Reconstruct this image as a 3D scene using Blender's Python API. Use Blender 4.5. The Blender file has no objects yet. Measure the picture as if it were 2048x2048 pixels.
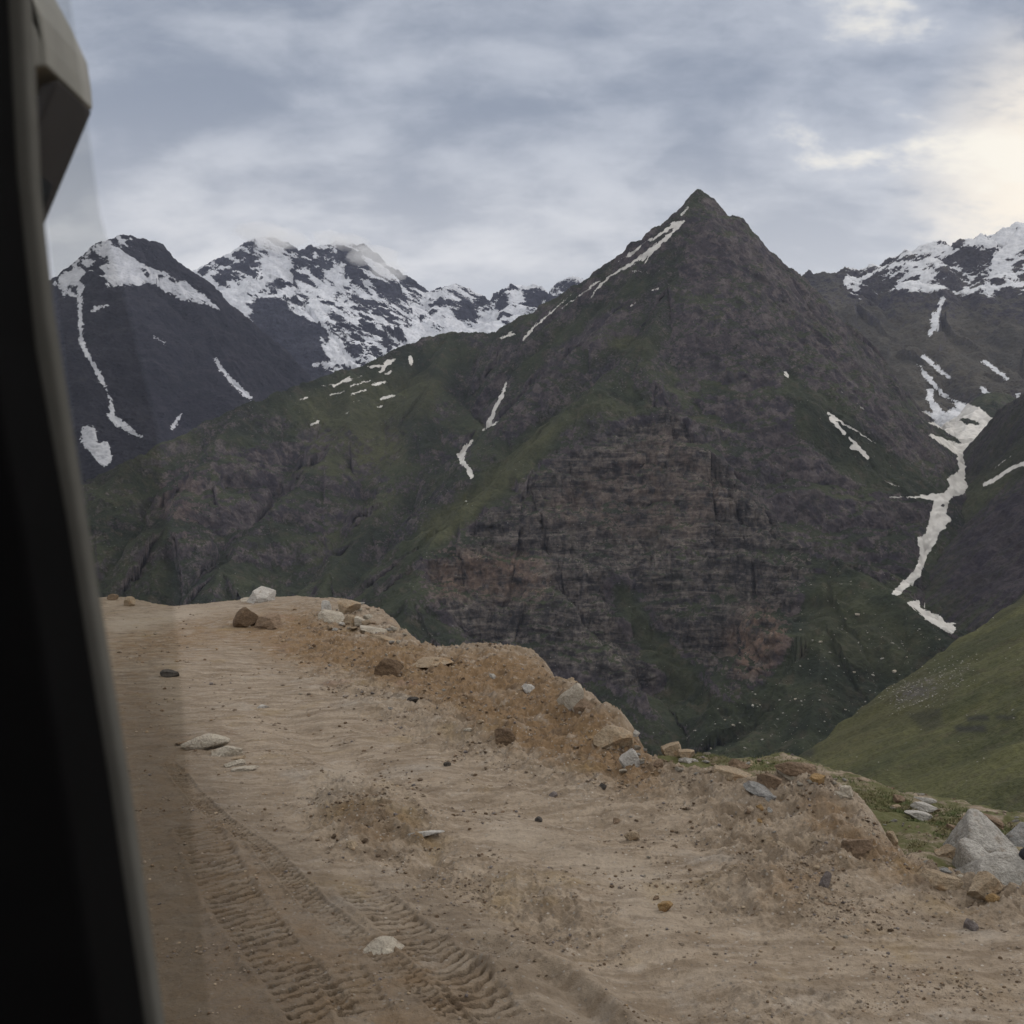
import bpy, math, random
import numpy as np
from mathutils import Vector
random.seed(7)
# ------------------------------------------------------------------ camera, sky, sun, exposure
sc = bpy.context.scene
F = 2196.0            # focal length in pixels of the 2048 px photograph
CZ = 2.3              # eye height above the dirt shelf
cam_d = bpy.data.cameras.new("camera")
cam_d.sensor_width = 36.0
cam_d.lens = 36.0 * F / 2048.0
cam_d.clip_start = 0.05
cam_d.clip_end = 60000
cam_d.dof.use_dof = True
cam_d.dof.focus_distance = 25.0
cam_d.dof.aperture_fstop = 11.0
cam = bpy.data.objects.new("camera", cam_d)
cam.location = (0, 0, CZ)
cam.rotation_euler = (math.radians(90), 0, 0)
sc.collection.objects.link(cam)
sc.camera = cam
sc.view_settings.view_transform = 'Standard'
sc.view_settings.look = 'None'
sc.view_settings.exposure = 0.08
sc.view_settings.gamma = 1.0
sc.cycles.volume_bounces = 2
sc.cycles.transparent_max_bounces = 8

SUN_EL, SUN_AZ = math.radians(38), math.radians(62)    # azimuth: right of the view direction (+Y)
sun_dir = Vector((math.sin(SUN_AZ)*math.cos(SUN_EL), math.cos(SUN_AZ)*math.cos(SUN_EL), math.sin(SUN_EL)))
sun_d = bpy.data.lights.new("sun", 'SUN')
sun_d.energy = 1.3
sun_d.angle = math.radians(13)
sun_d.color = (1.0, 0.94, 0.86)
sun = bpy.data.objects.new("sun", sun_d)
sun.rotation_euler = (-sun_dir).to_track_quat('-Z', 'Y').to_euler()
sc.collection.objects.link(sun)

class NT:
    """small helper round a node tree"""
    def __init__(s, tree): s.t = tree; s.n = tree.nodes; s.l = tree.links
    def new(s, kind, **kw):
        n = s.n.new(kind)
        for k, v in kw.items():
            if k == 'inp':
                for kk, vv in v.items():
                    if hasattr(vv, 'is_output') or isinstance(vv, bpy.types.NodeSocket): s.l.new(vv, n.inputs[kk])
                    else: n.inputs[kk].default_value = vv
            else: setattr(n, k, v)
        return n
    def math(s, op, a, b=None, c=None, clamp=False):
        n = s.n.new('ShaderNodeMath'); n.operation = op; n.use_clamp = clamp
        for i, v in enumerate((a, b, c)):
            if v is None: continue
            if isinstance(v, bpy.types.NodeSocket): s.l.new(v, n.inputs[i])
            else: n.inputs[i].default_value = v
        return n.outputs[0]
    def mix(s, f, a, b, mode='MIX'):
        n = s.n.new('ShaderNodeMix'); n.data_type = 'RGBA'; n.blend_type = mode
        for i, v in ((0, f), (6, a), (7, b)):
            if isinstance(v, bpy.types.NodeSocket): s.l.new(v, n.inputs[i])
            else: n.inputs[i].default_value = v if i == 0 else (tuple(v) + (1,) if len(v) == 3 else v)
        return n.outputs[2]
    def ramp(s, f, a, b, smooth=True):
        n = s.n.new('ShaderNodeMapRange'); n.interpolation_type = 'SMOOTHSTEP' if smooth else 'LINEAR'
        s.l.new(f, n.inputs[0]); n.inputs[1].default_value = a; n.inputs[2].default_value = b
        return n.outputs[0]
    def noise(s, vec, scale, detail=4, rough=0.55, dist=0.0, lac=2.0):
        n = s.n.new('ShaderNodeTexNoise'); s.l.new(vec, n.inputs['Vector'])
        n.inputs['Scale'].default_value = scale; n.inputs['Detail'].default_value = detail
        n.inputs['Roughness'].default_value = rough; n.inputs['Distortion'].default_value = dist
        n.inputs['Lacunarity'].default_value = lac
        return n.outputs[0]
    def mapping(s, vec, scale=(1, 1, 1), loc=(0, 0, 0), rot=(0, 0, 0)):
        n = s.n.new('ShaderNodeMapping'); s.l.new(vec, n.inputs[0])
        n.inputs['Scale'].default_value = scale; n.inputs['Location'].default_value = loc; n.inputs['Rotation'].default_value = rot
        return n.outputs[0]

def build_world():
    w = bpy.data.worlds.new("World"); sc.world = w; w.use_nodes = True
    t = NT(w.node_tree); t.n.clear()
    out = t.new('ShaderNodeOutputWorld'); bg = t.new('ShaderNodeBackground'); t.l.new(bg.outputs[0], out.inputs[0])
    sky = t.new('ShaderNodeTexSky', sky_type='NISHITA', sun_disc=False, sun_elevation=SUN_EL, sun_rotation=SUN_AZ)
    tc = t.new('ShaderNodeTexCoord').outputs['Generated']
    sep = t.new('ShaderNodeSeparateXYZ', inp={0: tc})
    X, Y, Z = sep.outputs
    zz = t.math('ADD', t.math('MAXIMUM', Z, 0.0), 0.40)
    comb = t.new('ShaderNodeCombineXYZ', inp={0: t.math('DIVIDE', X, zz), 1: t.math('DIVIDE', Y, zz), 2: 0.0}).outputs[0]
    p = t.mapping(comb, scale=(1.1, 1.7, 1), loc=(3.1, 0.4, 0.3), rot=(0, 0, 0.10))
    n1 = t.noise(p, 3.6, 8, 0.55, 0.15)
    n2 = t.noise(t.mapping(comb, scale=(0.8, 1.8, 1), loc=(7.3, 2.2, 0)), 1.7, 6, 0.55, 0.2)
    n3 = t.noise(t.mapping(comb, scale=(1.3, 1.6, 1), loc=(1, 5, 0)), 9.0, 6, 0.6, 0.3)
    cl = t.math('ADD', t.math('MULTIPLY', n1, 0.6), t.math('ADD', t.math('MULTIPLY', n2, 0.42), t.math('MULTIPLY', n3, 0.16)))
    cl = t.math('SUBTRACT', cl, 0.04)
    fac = t.ramp(cl, 0.46, 0.67)
    dark = (0.238, 0.268, 0.325); light = (0.47, 0.495, 0.545)
    c = t.mix(fac, dark, light)
    # brighter, creamier cloud towards the horizon
    hz = t.ramp(Z, 0.36, 0.16)
    hz = t.math('MULTIPLY', hz, t.math('ADD', t.math('MULTIPLY', fac, 0.45), 0.55))
    c = t.mix(hz, c, (0.80, 0.78, 0.76))
    # thin cloud in front of the hidden sun, low on the right
    gd = Vector((0.50, 0.86, 0.235)).normalized()
    dot = t.new('ShaderNodeVectorMath', operation='DOT_PRODUCT', inp={0: tc, 1: tuple(gd)}).outputs['Value']
    g = t.ramp(dot, 0.979, 0.999)
    g2 = t.math('MULTIPLY', g, t.ramp(cl, 0.47, 0.60))
    c = t.mix(g2, c, (1.05, 0.93, 0.74))
    gb = t.math('MULTIPLY', t.ramp(dot, 0.92, 0.985), t.ramp(cl, 0.60, 0.69))
    c = t.mix(t.math('MULTIPLY', gb, 0.8), c, (1.0, 0.93, 0.78))
    # unseen sky overhead and behind, made brighter and warmer to light the ground
    up = t.ramp(t.math('ADD', Z, t.math('MULTIPLY', Y, -0.35)), 0.25, 0.9)
    c = t.mix(up, c, (1.10, 1.07, 1.02))
    nz = t.new('ShaderNodeVectorMath', operation='SCALE', inp={0: sky.outputs[0]}); nz.inputs['Scale'].default_value = 0.012
    col = t.new('ShaderNodeVectorMath', operation='ADD', inp={0: c, 1: nz.outputs[0]}).outputs[0]
    sc10 = t.new('ShaderNodeVectorMath', operation='SCALE', inp={0: col}); sc10.inputs['Scale'].default_value = 10.0
    t.l.new(sc10.outputs[0], bg.inputs[0]); bg.inputs[1].default_value = 0.1
build_world()

# ------------------------------------------------------------------ numpy helpers
_rng = np.random.RandomState(11)
PERM = _rng.permutation(1024).astype(np.int32); PERM = np.concatenate([PERM, PERM, PERM])
G2 = _rng.uniform(0, 2*np.pi, 1024); G2 = np.stack([np.cos(G2), np.sin(G2)], 1).astype(np.float32)
G3 = _rng.normal(size=(1024, 3)); G3 = (G3/np.linalg.norm(G3, axis=1)[:, None]).astype(np.float32)
def fade(t): return t*t*t*(t*(t*6-15)+10)
def per2(x, y, seed=0):
    xi = np.floor(x); yi = np.floor(y); xf = (x-xi).astype(np.float32); yf = (y-yi).astype(np.float32)
    xi = (xi.astype(np.int64)+seed*37) & 1023; yi = (yi.astype(np.int64)+seed*91) & 1023
    u = fade(xf); v = fade(yf)
    def g(a, b, dx, dy):
        h = PERM[(PERM[(xi+a) & 1023] + yi + b) & 1023]
        gr = G2[h]; return gr[..., 0]*dx + gr[..., 1]*dy
    n00 = g(0, 0, xf, yf); n10 = g(1, 0, xf-1, yf); n01 = g(0, 1, xf, yf-1); n11 = g(1, 1, xf-1, yf-1)
    a = n00+u*(n10-n00); b = n01+u*(n11-n01)
    return (a+v*(b-a))*1.5
def per3(x, y, z, seed=0):
    xi = np.floor(x); yi = np.floor(y); zi = np.floor(z)
    xf = (x-xi).astype(np.float32); yf = (y-yi).astype(np.float32); zf = (z-zi).astype(np.float32)
    xi = (xi.astype(np.int64)+seed*37) & 1023; yi = (yi.astype(np.int64)+seed*91) & 1023; zi = zi.astype(np.int64) & 1023
    u = fade(xf); v = fade(yf); w = fade(zf)
    def g(a, b, c, dx, dy, dz):
        h = PERM[(PERM[(PERM[(xi+a) & 1023] + yi + b) & 1023] + zi + c) & 1023]
        gr = G3[h]; return gr[..., 0]*dx + gr[..., 1]*dy + gr[..., 2]*dz
    def plane(c, dz):
        n00 = g(0, 0, c, xf, yf, dz); n10 = g(1, 0, c, xf-1, yf, dz); n01 = g(0, 1, c, xf, yf-1, dz); n11 = g(1, 1, c, xf-1, yf-1, dz)
        a = n00+u*(n10-n00); b = n01+u*(n11-n01); return a+v*(b-a)
    p0 = plane(0, zf); p1 = plane(1, zf-1)
    return (p0+w*(p1-p0))*1.5
def fbm2(x, y, octv=4, gain=0.5, seed=0, ridged=False, lac=2.03):
    s = 0; a = 1.0; t = 0
    for i in range(octv):
        n = per2(x, y, seed+i)
        if ridged: n = 1-2*np.abs(n)
        s = s+a*n; t += a; a *= gain; x = x*lac+13.7; y = y*lac-7.1
    return s/t
def fbm3(x, y, z, octv=3, gain=0.5, seed=0, ridged=False):
    s = 0; a = 1.0; t = 0
    for i in range(octv):
        n = per3(x, y, z, seed+i)
        if ridged: n = 1-2*np.abs(n)
        s = s+a*n; t += a; a *= gain; x = x*2.03+3.7; y = y*2.03-7.1; z = z*2.03+1.3
    return s/t
def sstep(a, b, x):
    t = np.clip((x-a)/(b-a), 0, 1); return t*t*(3-2*t)
def W(px, py, Y):           # a point of the photograph at depth Y -> world
    return ((px-1024)/F*Y, Y, CZ+(1024-py)/F*Y)
def WG(px, py, z=0.0):      # ... on a horizontal plane
    Y = (CZ-z)*F/(py-1024.0); return ((px-1024)/F*Y, Y)
def proj(P):
    y = np.maximum(P[:, 1], 0.5)
    return 1024+P[:, 0]/y*F, 1024-(P[:, 2]-CZ)/y*F

# maps of where snow, rock, grass lie; drawn at 1024 x 1024 and carried onto the surfaces as attributes
class Mask:
    def __init__(s, base=0.0): s.a = np.full((1024, 1024), base, np.float32)
    def poly(s, pts, v=1.0, soft=0):
        pts = [(x/2, y/2) for x, y in pts]
        xs = [p[0] for p in pts]; ys = [p[1] for p in pts]
        x0 = max(0, int(min(xs))-1); x1 = min(1023, int(max(xs))+2); y0 = max(0, int(min(ys))-1); y1 = min(1023, int(max(ys))+2)
        if x1 <= x0 or y1 <= y0: return s
        gx, gy = np.meshgrid(np.arange(x0, x1+1)+0.5, np.arange(y0, y1+1)+0.5)
        ins = np.zeros(gx.shape, bool)
        n = len(pts)
        for i in range(n):
            xa, ya = pts[i]; xb, yb = pts[(i+1) % n]
            if ya == yb: continue
            c = ((ya > gy) != (yb > gy)) & (gx < (xb-xa)*(gy-ya)/(yb-ya)+xa)
            ins ^= c
        sub = s.a[y0:y1+1, x0:x1+1]; sub[ins] = v
        return s
    def stroke(s, pts, w=4, w2=None, v=1.0):
        w2 = w if w2 is None else w2
        pts = [(x/2, y/2) for x, y in pts]; n = len(pts)-1
        for i in range(n):
            (xa, ya), (xb, yb) = pts[i], pts[i+1]
            wa = (w+(w2-w)*i/n)/4; wb = (w+(w2-w)*(i+1)/n)/4; m = max(wa, wb)+2
            x0 = max(0, int(min(xa, xb)-m)); x1 = min(1023, int(max(xa, xb)+m)); y0 = max(0, int(min(ya, yb)-m)); y1 = min(1023, int(max(ya, yb)+m))
            if x1 <= x0 or y1 <= y0: continue
            gx, gy = np.meshgrid(np.arange(x0, x1+1)+0.5, np.arange(y0, y1+1)+0.5)
            L = (xb-xa)**2+(yb-ya)**2+1e-6; t = np.clip(((gx-xa)*(xb-xa)+(gy-ya)*(yb-ya))/L, 0, 1)
            d = np.hypot(gx-xa-t*(xb-xa), gy-ya-t*(yb-ya)); ww = wa+(wb-wa)*t
            k = np.clip(0.5+(ww-d)*0.8, 0, 1)
            sub = s.a[y0:y1+1, x0:x1+1]; sub[:] = sub*(1-k)+v*k
        return s
    def blur(s, r, it=2):
        for _ in range(it):
            for ax in (0, 1):
                c = np.cumsum(np.pad(s.a, [(r+1, r) if k == ax else (0, 0) for k in (0, 1)], mode='edge'), axis=ax)
                n = s.a.shape[ax]
                s.a = ((np.take(c, np.arange(2*r+1, n+2*r+1), axis=ax)-np.take(c, np.arange(0, n), axis=ax))/(2*r+1)).astype(np.float32)
        return s
    def at(s, px, py):
        x = np.clip(px/2-0.5, 0, 1022.99); y = np.clip(py/2-0.5, 0, 1022.99)
        xi = x.astype(int); yi = y.astype(int); fx = x-xi; fy = y-yi; a = s.a
        return (a[yi, xi]*(1-fx)+a[yi, xi+1]*fx)*(1-fy)+(a[yi+1, xi]*(1-fx)+a[yi+1, xi+1]*fx)*fy

def grid_mesh(name, P, R, C, mat, attrs=None, smooth=True, kind='structure', label=None):
    """P: (R*C,3) vertex grid -> one mesh object"""
    me = bpy.data.meshes.new(name)
    i = np.arange(R*C, dtype=np.int32).reshape(R, C)
    q = np.stack([i[:-1, :-1], i[:-1, 1:], i[1:, 1:], i[1:, :-1]], -1).reshape(-1, 4)
    nf = len(q)
    me.vertices.add(R*C); me.vertices.foreach_set('co', P.astype(np.float32).ravel())
    me.loops.add(nf*4); me.loops.foreach_set('vertex_index', q.ravel())
    me.polygons.add(nf); me.polygons.foreach_set('loop_start', np.arange(0, nf*4, 4, dtype=np.int32))
    me.polygons.foreach_set('use_smooth', np.full(nf, smooth))
    me.update(calc_edges=True)
    for k, v in (attrs or {}).items():
        a = me.color_attributes.new(k, 'FLOAT_COLOR', 'POINT'); a.data.foreach_set('color', v.astype(np.float32).ravel())
    me.materials.append(mat)
    o = bpy.data.objects.new(name, me); sc.collection.objects.link(o)
    if kind: o['kind'] = kind
    if label: o['label'] = label
    return o

def tri_mesh(name, V, Fc, mat, smooth=False):
    me = bpy.data.meshes.new(name); V = np.asarray(V, np.float32); Fc = np.asarray(Fc, np.int32); k = Fc.shape[1]; nf = len(Fc)
    me.vertices.add(len(V)); me.vertices.foreach_set('co', V.ravel())
    me.loops.add(nf*k); me.loops.foreach_set('vertex_index', Fc.ravel())
    me.polygons.add(nf); me.polygons.foreach_set('loop_start', np.arange(0, nf*k, k, dtype=np.int32))
    me.polygons.foreach_set('use_smooth', np.full(nf, smooth))
    me.update(calc_edges=True); me.materials.append(mat)
    return me

# ------------------------------------------------------------------ mountains as ridge networks
def seg_field(x, y, ridges):
    """x,y: arrays. ridges: list of dicts(pts, s1, s2, D, flat). Returns height, along, dist, margin"""
    best = np.full(x.shape, -1e9, np.float32); second = best.copy()
    S = np.zeros(x.shape, np.float32); D = np.zeros(x.shape, np.float32)
    off = 0.0
    for r in ridges:
        pts = [W(*p) for p in r['pts']]
        rb = np.full(x.shape, -1e9, np.float32); rs = np.zeros(x.shape, np.float32); rd = np.zeros(x.shape, np.float32)
        cum = off
        for a, b in zip(pts[:-1], pts[1:]):
            dx, dy, dz = b[0]-a[0], b[1]-a[1], b[2]-a[2]; L2 = dx*dx+dy*dy+1e-6; L = math.sqrt(L2)
            t = np.clip(((x-a[0])*dx+(y-a[1])*dy)/L2, 0, 1)
            d = np.hypot(x-a[0]-t*dx, y-a[1]-t*dy)
            de = np.maximum(d-r.get('flat', 0), 0)
            s1, s2, D0 = r.get('s1', 0.9), r.get('s2', 0.7), r.get('D', 150)
            h = a[2]+t*dz-(s2*de+(s1-s2)*D0*(1-np.exp(-de/D0)))
            m = h > rb
            rb = np.where(m, h, rb); rs = np.where(m, cum+t*L, rs); rd = np.where(m, d, rd)
            cum += L
        off = cum+517.3
        m = rb > best
        second = np.maximum(np.where(m, best, rb), np.where(m, second, second))
        S = np.where(m, rs, S); D = np.where(m, rd, D); best = np.where(m, rb, best)
    return best, S, D, best-second

def mountain(name, ridges, az0, az1, C, r0, r1, R, floor, mat, masks, label,
             warp=40, gully=18, gs=70, fb=20, fbs=260, strata=4.0, rough=3.0, seed=0, rockfn=None, extra=None, tilt=0.06):
    px = np.linspace(az0, az1, C); u = (px-1024)/F
    def H(x, y, detail=True):
        wx = fbm2(x/320, y/320, 3, seed=seed)*warp; wy = fbm2(x/320+50, y/320, 3, seed=seed+5)*warp
        # no warp near the crests so that the outline stays put
        h, s, d, mg = seg_field(x+wx*0.0, y+wy*0.0, ridges)
        k = sstep(10, 160, d)
        h2, s, d, mg = seg_field(x+wx*k, y+wy*k, ridges)
        h = h2
        n = fbm2(s/gs, d/(gs*7)+s/900, 4, 0.55, seed=seed+9, ridged=True)
        h = h+(n-0.35)*gully*sstep(0, 150, d)*sstep(0, 60, mg)
        h = h+fbm2(x/fbs, y/fbs, 6, 0.5, seed=seed+20, ridged=True)*fb*(0.25+0.75*sstep(0, 120, d))
        if detail:
            h = h+fbm2(x/(fbs/5), y/(fbs/5), 4, 0.5, seed=seed+31)*fb*0.30
        if 'terr' in masks:
            st = masks['terr'][1]; yy_ = np.maximum(y, 1)
            c_ = masks['terr'][0].at(1024+x/yy_*F, 1024-(h-CZ)/yy_*F)
            q_ = (h+fbm2(x/240, y/240, 4, seed=seed+77)*55+0.05*x)/st; f_ = q_-np.floor(q_)
            am = c_*(0.35+0.65*sstep(-0.3, 0.2, fbm2(x/170, y/170, 3, seed=seed+79)))
            h = h+am*st*0.85*(sstep(0.30, 0.85, f_)-f_)
            q_ = q_*3.1; f_ = q_-np.floor(q_); h = h+am*st*0.22*(sstep(0.2, 0.7, f_)-f_)
        return np.maximum(h, floor+fbm2(x/300, y/300, 3, seed=3)*20)
    R0 = int(R*1.5)
    rr = np.linspace(r0, r1, R0)
    YY = np.repeat(rr[:, None], C, 1).astype(np.float32); XX = YY*u[None, :].astype(np.float32)
    h = H(XX, YY, False)
    # spread rows evenly over the profile, denser where it faces the viewer
    dr = rr[1]-rr[0]; dh = np.diff(h, axis=0)
    wgt = np.sqrt(dr*dr*0.12+dh*dh)/rr[1:, None]*np.where(dh > 0, 1.0, 0.35)
    k = 9; wp = np.pad(wgt, [(0, 0), (k, k)], mode='edge'); cs = np.cumsum(wp, 1)
    wgt = (cs[:, 2*k:]-np.concatenate([np.zeros((R0-1, 1)), cs[:, :-2*k-1]], 1)[:, :C])/(2*k+1) if False else wgt.mean(axis=1, keepdims=True)*0.25+wgt*0.75
    cum = np.concatenate([np.zeros((1, C)), np.cumsum(wgt, 0)], 0); cum /= cum[-1:]
    q = np.linspace(0, 1, R); Yn = np.empty((R, C), np.float32)
    for j in range(C): Yn[:, j] = np.interp(q, cum[:, j], rr)
    # smooth sideways so neighbouring columns keep similar spacing
    for _ in range(3):
        Yn[:, 1:-1] = (Yn[:, :-2]+Yn[:, 1:-1]*2+Yn[:, 2:])/4
    XX = Yn*u[None, :].astype(np.float32)
    h = H(XX, Yn)
    P = np.stack([XX, Yn, h], -1).astype(np.float32)
    def normals(P):
        a = np.gradient(P, axis=1); b = np.gradient(P, axis=0); n = np.cross(a, b)
        n /= np.linalg.norm(n, axis=-1, keepdims=True)+1e-9; return n
    N = normals(P)
    for ax in (0, 1):
        for _ in range(2):
            M = N.copy(); sl = [slice(None)]*3; sa = sl.copy(); sb = sl.copy(); sl[ax] = slice(1, -1); sa[ax] = slice(0, -2); sb[ax] = slice(2, None)
            M[tuple(sl)] = (N[tuple(sl)]*2+N[tuple(sa)]+N[tuple(sb)])/4; N = M
    NC = N.copy()
    for _ in range(6):
        NC[1:-1] = (NC[:-2]+NC[1:-1]*2+NC[2:])/4; NC[:, 1:-1] = (NC[:, :-2]+NC[:, 1:-1]*2+NC[:, 2:])/4
    x, y, z = P[..., 0], P[..., 1], P[..., 2]
    pxx, pyy = proj(P.reshape(-1, 3)); shp = x.shape
    rock = masks['rock'].at(pxx, pyy).reshape(shp)
    steep = 1-N[..., 2]
    rk = np.clip(rock*(0.55+1.3*steep)+fbm2(x/90, z/60, 4, seed=seed+40)*0.35*np.minimum(1, rock*3), 0, 1)
    # beds: wavering ledges plus upright joints
    cliff = sstep(0.66, 0.95, rock)
    wv = fbm2(x/260, y/260, 3, seed=seed+50)*30+fbm3(x/60, y/60, z/60, 3, seed=seed+55)*9
    led = np.tanh(fbm2((z+wv+tilt*x)/46, x/400+y/600, 4, 0.62, seed=seed+60)*3.2)
    rib = fbm2((z*0.8+wv*1.5+0.75*x)/42, (x-z)/260, 4, 0.6, seed=seed+65, ridged=True)-0.2
    broken = sstep(-0.35, 0.25, fbm3(x/130, y/130, z/90, 3, seed=seed+67))
    led = led*(0.25+0.75*cliff)*(0.35+0.65*broken)
    joint = fbm3(x/26, y/26, z/120, 3, 0.55, seed=seed+70, ridged=True)
    fine = fbm3(x/15, y/15, z/9, 4, 0.6, seed=seed+80)
    d = rk*(led*strata+(joint-0.3)*strata*(0.5+0.7*cliff)+(1-cliff)*rib*strata*1.3)+fine*rough*(0.35+0.9*rk)
    P = P+N*d[..., None]
    N = normals(P)
    P2 = P.reshape(-1, 3); pxx, pyy = proj(P2)
    jx = fbm3(P2[:, 0]/18, P2[:, 1]/18, P2[:, 2]/18, 3, 0.65, seed=seed+95)*masks.get('jit', 9); jy = fbm3(P2[:, 0]/18+40, P2[:, 1]/18, P2[:, 2]/18, 3, 0.65, seed=seed+97)*masks.get('jit', 9)
    sn = masks['snow'].at(pxx+jx, pyy+jy).reshape(shp) if 'snow' in masks else np.zeros(shp)
    if masks.get('snowfn'): sn = masks['snowfn'](sn, P, N*0.25+NC*0.75, d, led, pyy.reshape(shp))
    lush = masks['lush'].at(pxx, pyy).reshape(shp) if 'lush' in masks else np.zeros(shp)
    red = masks['red'].at(pxx, pyy).reshape(shp) if 'red' in masks else np.zeros(shp)
    rk = np.clip(rk-sstep(0.66, 0.88, N[..., 2])*0.8*(1-masks.get('bare', 0)), 0, 1)
    col = np.stack([rk, sn, lush, red], -1).reshape(-1, 4); clf = np.repeat(cliff.reshape(-1, 1), 4, 1)
    o = grid_mesh(name, P2, R, C, mat, {'cover': col, 'cliff': clf}, label=label)
    return P2, shp

def mat_mountain(name, grass=(0.023, 0.030, 0.019), grass2=(0.043, 0.050, 0.028), rockc=(0.150, 0.130, 0.116), rock2=(0.036, 0.033, 0.035), redc=(0.165, 0.112, 0.085),
                 lushc=(0.074, 0.076, 0.038), snowc=(0.70, 0.70, 0.72), sc_=1.0, speck=0.0, snown=0.30):
    m = bpy.data.materials.new(name); m.use_nodes = True; t = NT(m.node_tree); t.n.clear()
    out = t.new('ShaderNodeOutputMaterial'); b = t.new('ShaderNodeBsdfPrincipled'); t.l.new(b.outputs[0], out.inputs[0])
    at = t.new('ShaderNodeAttribute', attribute_name='cover'); sep = t.new('ShaderNodeSeparateColor', inp={0: at.outputs['Color']})
    rk, sn, lu = sep.outputs; rd = at.outputs['Alpha']
    pos = t.new('ShaderNodeNewGeometry').outputs['Position']
    nA = t.noise(pos, 0.006*sc_, 6, 0.6); nB = t.noise(pos, 0.035*sc_, 5, 0.62); nC = t.noise(pos, 0.16*sc_, 3, 0.65)
    g = t.mix(t.ramp(nA, 0.38, 0.62), grass, grass2)
    g = t.mix(t.math('MULTIPLY', t.ramp(nB, 0.5, 0.68), 0.55), g, (0.075, 0.062, 0.045))       # bare earth between the turf
    g = t.mix(lu, g, lushc)
    strat = t.noise(t.mapping(pos, scale=(0.30, 0.30, 1.3), rot=(0, 0.12, 0)), 0.07*sc_, 6, 0.72, 1.2)
    jn = t.noise(t.mapping(pos, scale=(1.2, 1.2, 0.22)), 0.09*sc_, 4, 0.7)
    rmix = t.ramp(t.math('ADD', t.math('MULTIPLY', nB, 0.35), t.math('ADD', t.math('MULTIPLY', strat, 0.35), t.math('MULTIPLY', jn, 0.3))), 0.43, 0.60)
    clf = t.new('ShaderNodeAttribute', attribute_name='cliff').outputs['Fac']
    upper = t.mix(t.ramp(t.noise(t.mapping(pos, scale=(0.6, 0.6, 0.5), rot=(0, 0.7, 0)), 0.02*sc_, 5, 0.6), 0.38, 0.62), tuple((v*0.45+w*0.22)*k for v, w, k in zip(rock2, rockc, (0.95, 0.93, 1.2))), tuple(v*0.5*k for v, k in zip(rockc, (0.97, 0.95, 1.15))))
    upper = t.mix(t.ramp(nB, 0.45, 0.62), upper, tuple(v*0.78*k for v, k in zip(rockc, (0.98, 0.96, 1.08))))
    seam = t.noise(t.mapping(pos, scale=(0.10, 0.10, 1.0), rot=(0, 0.04, 0)), 0.085*sc_, 4, 0.65, 0.5)
    rc = t.mix(rmix, rock2, rockc)
    rc = t.mix(t.math('MULTIPLY', t.ramp(seam, 0.47, 0.36), 0.75), rc, tuple(v*0.6 for v in rock2))
    rc = t.mix(t.math('MULTIPLY', t.ramp(seam, 0.54, 0.66), 0.6), rc, tuple(v*1.35 for v in rockc))
    r = t.mix(clf, upper, rc)
    r = t.mix(t.math('MULTIPLY', rd, t.ramp(nB, 0.35, 0.6)), r, redc)
    rf = t.ramp(t.math('ADD', rk, t.math('MULTIPLY', t.math('SUBTRACT', nC, 0.5), 0.9)), 0.30, 0.62)
    c = t.mix(rf, g, r)
    c = t.mix(t.math('MULTIPLY', t.ramp(t.noise(pos, 0.012*sc_, 6, 0.65, 0.5), 0.50, 0.62), 0.35), c, tuple(v*0.5 for v in grass))
    mott = t.math('ADD', t.math('MULTIPLY', nC, 1.1), t.math('SUBTRACT', t.math('MULTIPLY', nA, 0.9), 0.16))
    c = t.mix(1.0, c, t.new('ShaderNodeCombineColor', inp={0: mott, 1: mott, 2: mott}).outputs[0], 'MULTIPLY')
    if speck > 0:
        v = t.new('ShaderNodeTexVoronoi', inp={'Vector': pos, 'Scale': 0.11}); v.inputs['Randomness'].default_value = 1
        dsp = t.math('LESS_THAN', v.outputs['Distance'], 0.14)
        pick = t.math('GREATER_THAN', t.new('ShaderNodeSeparateColor', inp={0: v.outputs['Color']}).outputs[0], 1-speck)
        c = t.mix(t.math('MULTIPLY', t.math('MULTIPLY', dsp, pick), 0.8), c, (0.20, 0.20, 0.19))
    sf = t.ramp(t.math('ADD', sn, t.math('MULTIPLY', t.math('SUBTRACT', nC, 0.5), snown)), 0.46, 0.54)
    dirty = t.mix(t.ramp(nB, 0.35, 0.7), snowc, tuple(v*0.86 for v in snowc))
    edge = t.ramp(t.math('ADD', sn, t.math('MULTIPLY', t.math('SUBTRACT', nC, 0.5), snown)), 0.62, 0.46)
    dirty = t.mix(t.math('MULTIPLY', edge, 0.55), dirty, tuple(v*0.45 for v in snowc))
    c = t.mix(sf, c, dirty)
    t.l.new(c, b.inputs['Base Color']); b.inputs['Roughness'].default_value = 0.95; b.inputs['Specular IOR Level'].default_value = 0.12
    bmp = t.new('ShaderNodeBump', inp={'Height': t.math('MULTIPLY', nC, t.math('SUBTRACT', 1.0, t.math('MULTIPLY', sf, 0.8))), 'Distance': 5.0/sc_, 'Strength': 0.8}); t.l.new(bmp.outputs[0], b.inputs['Normal'])
    return m

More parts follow.
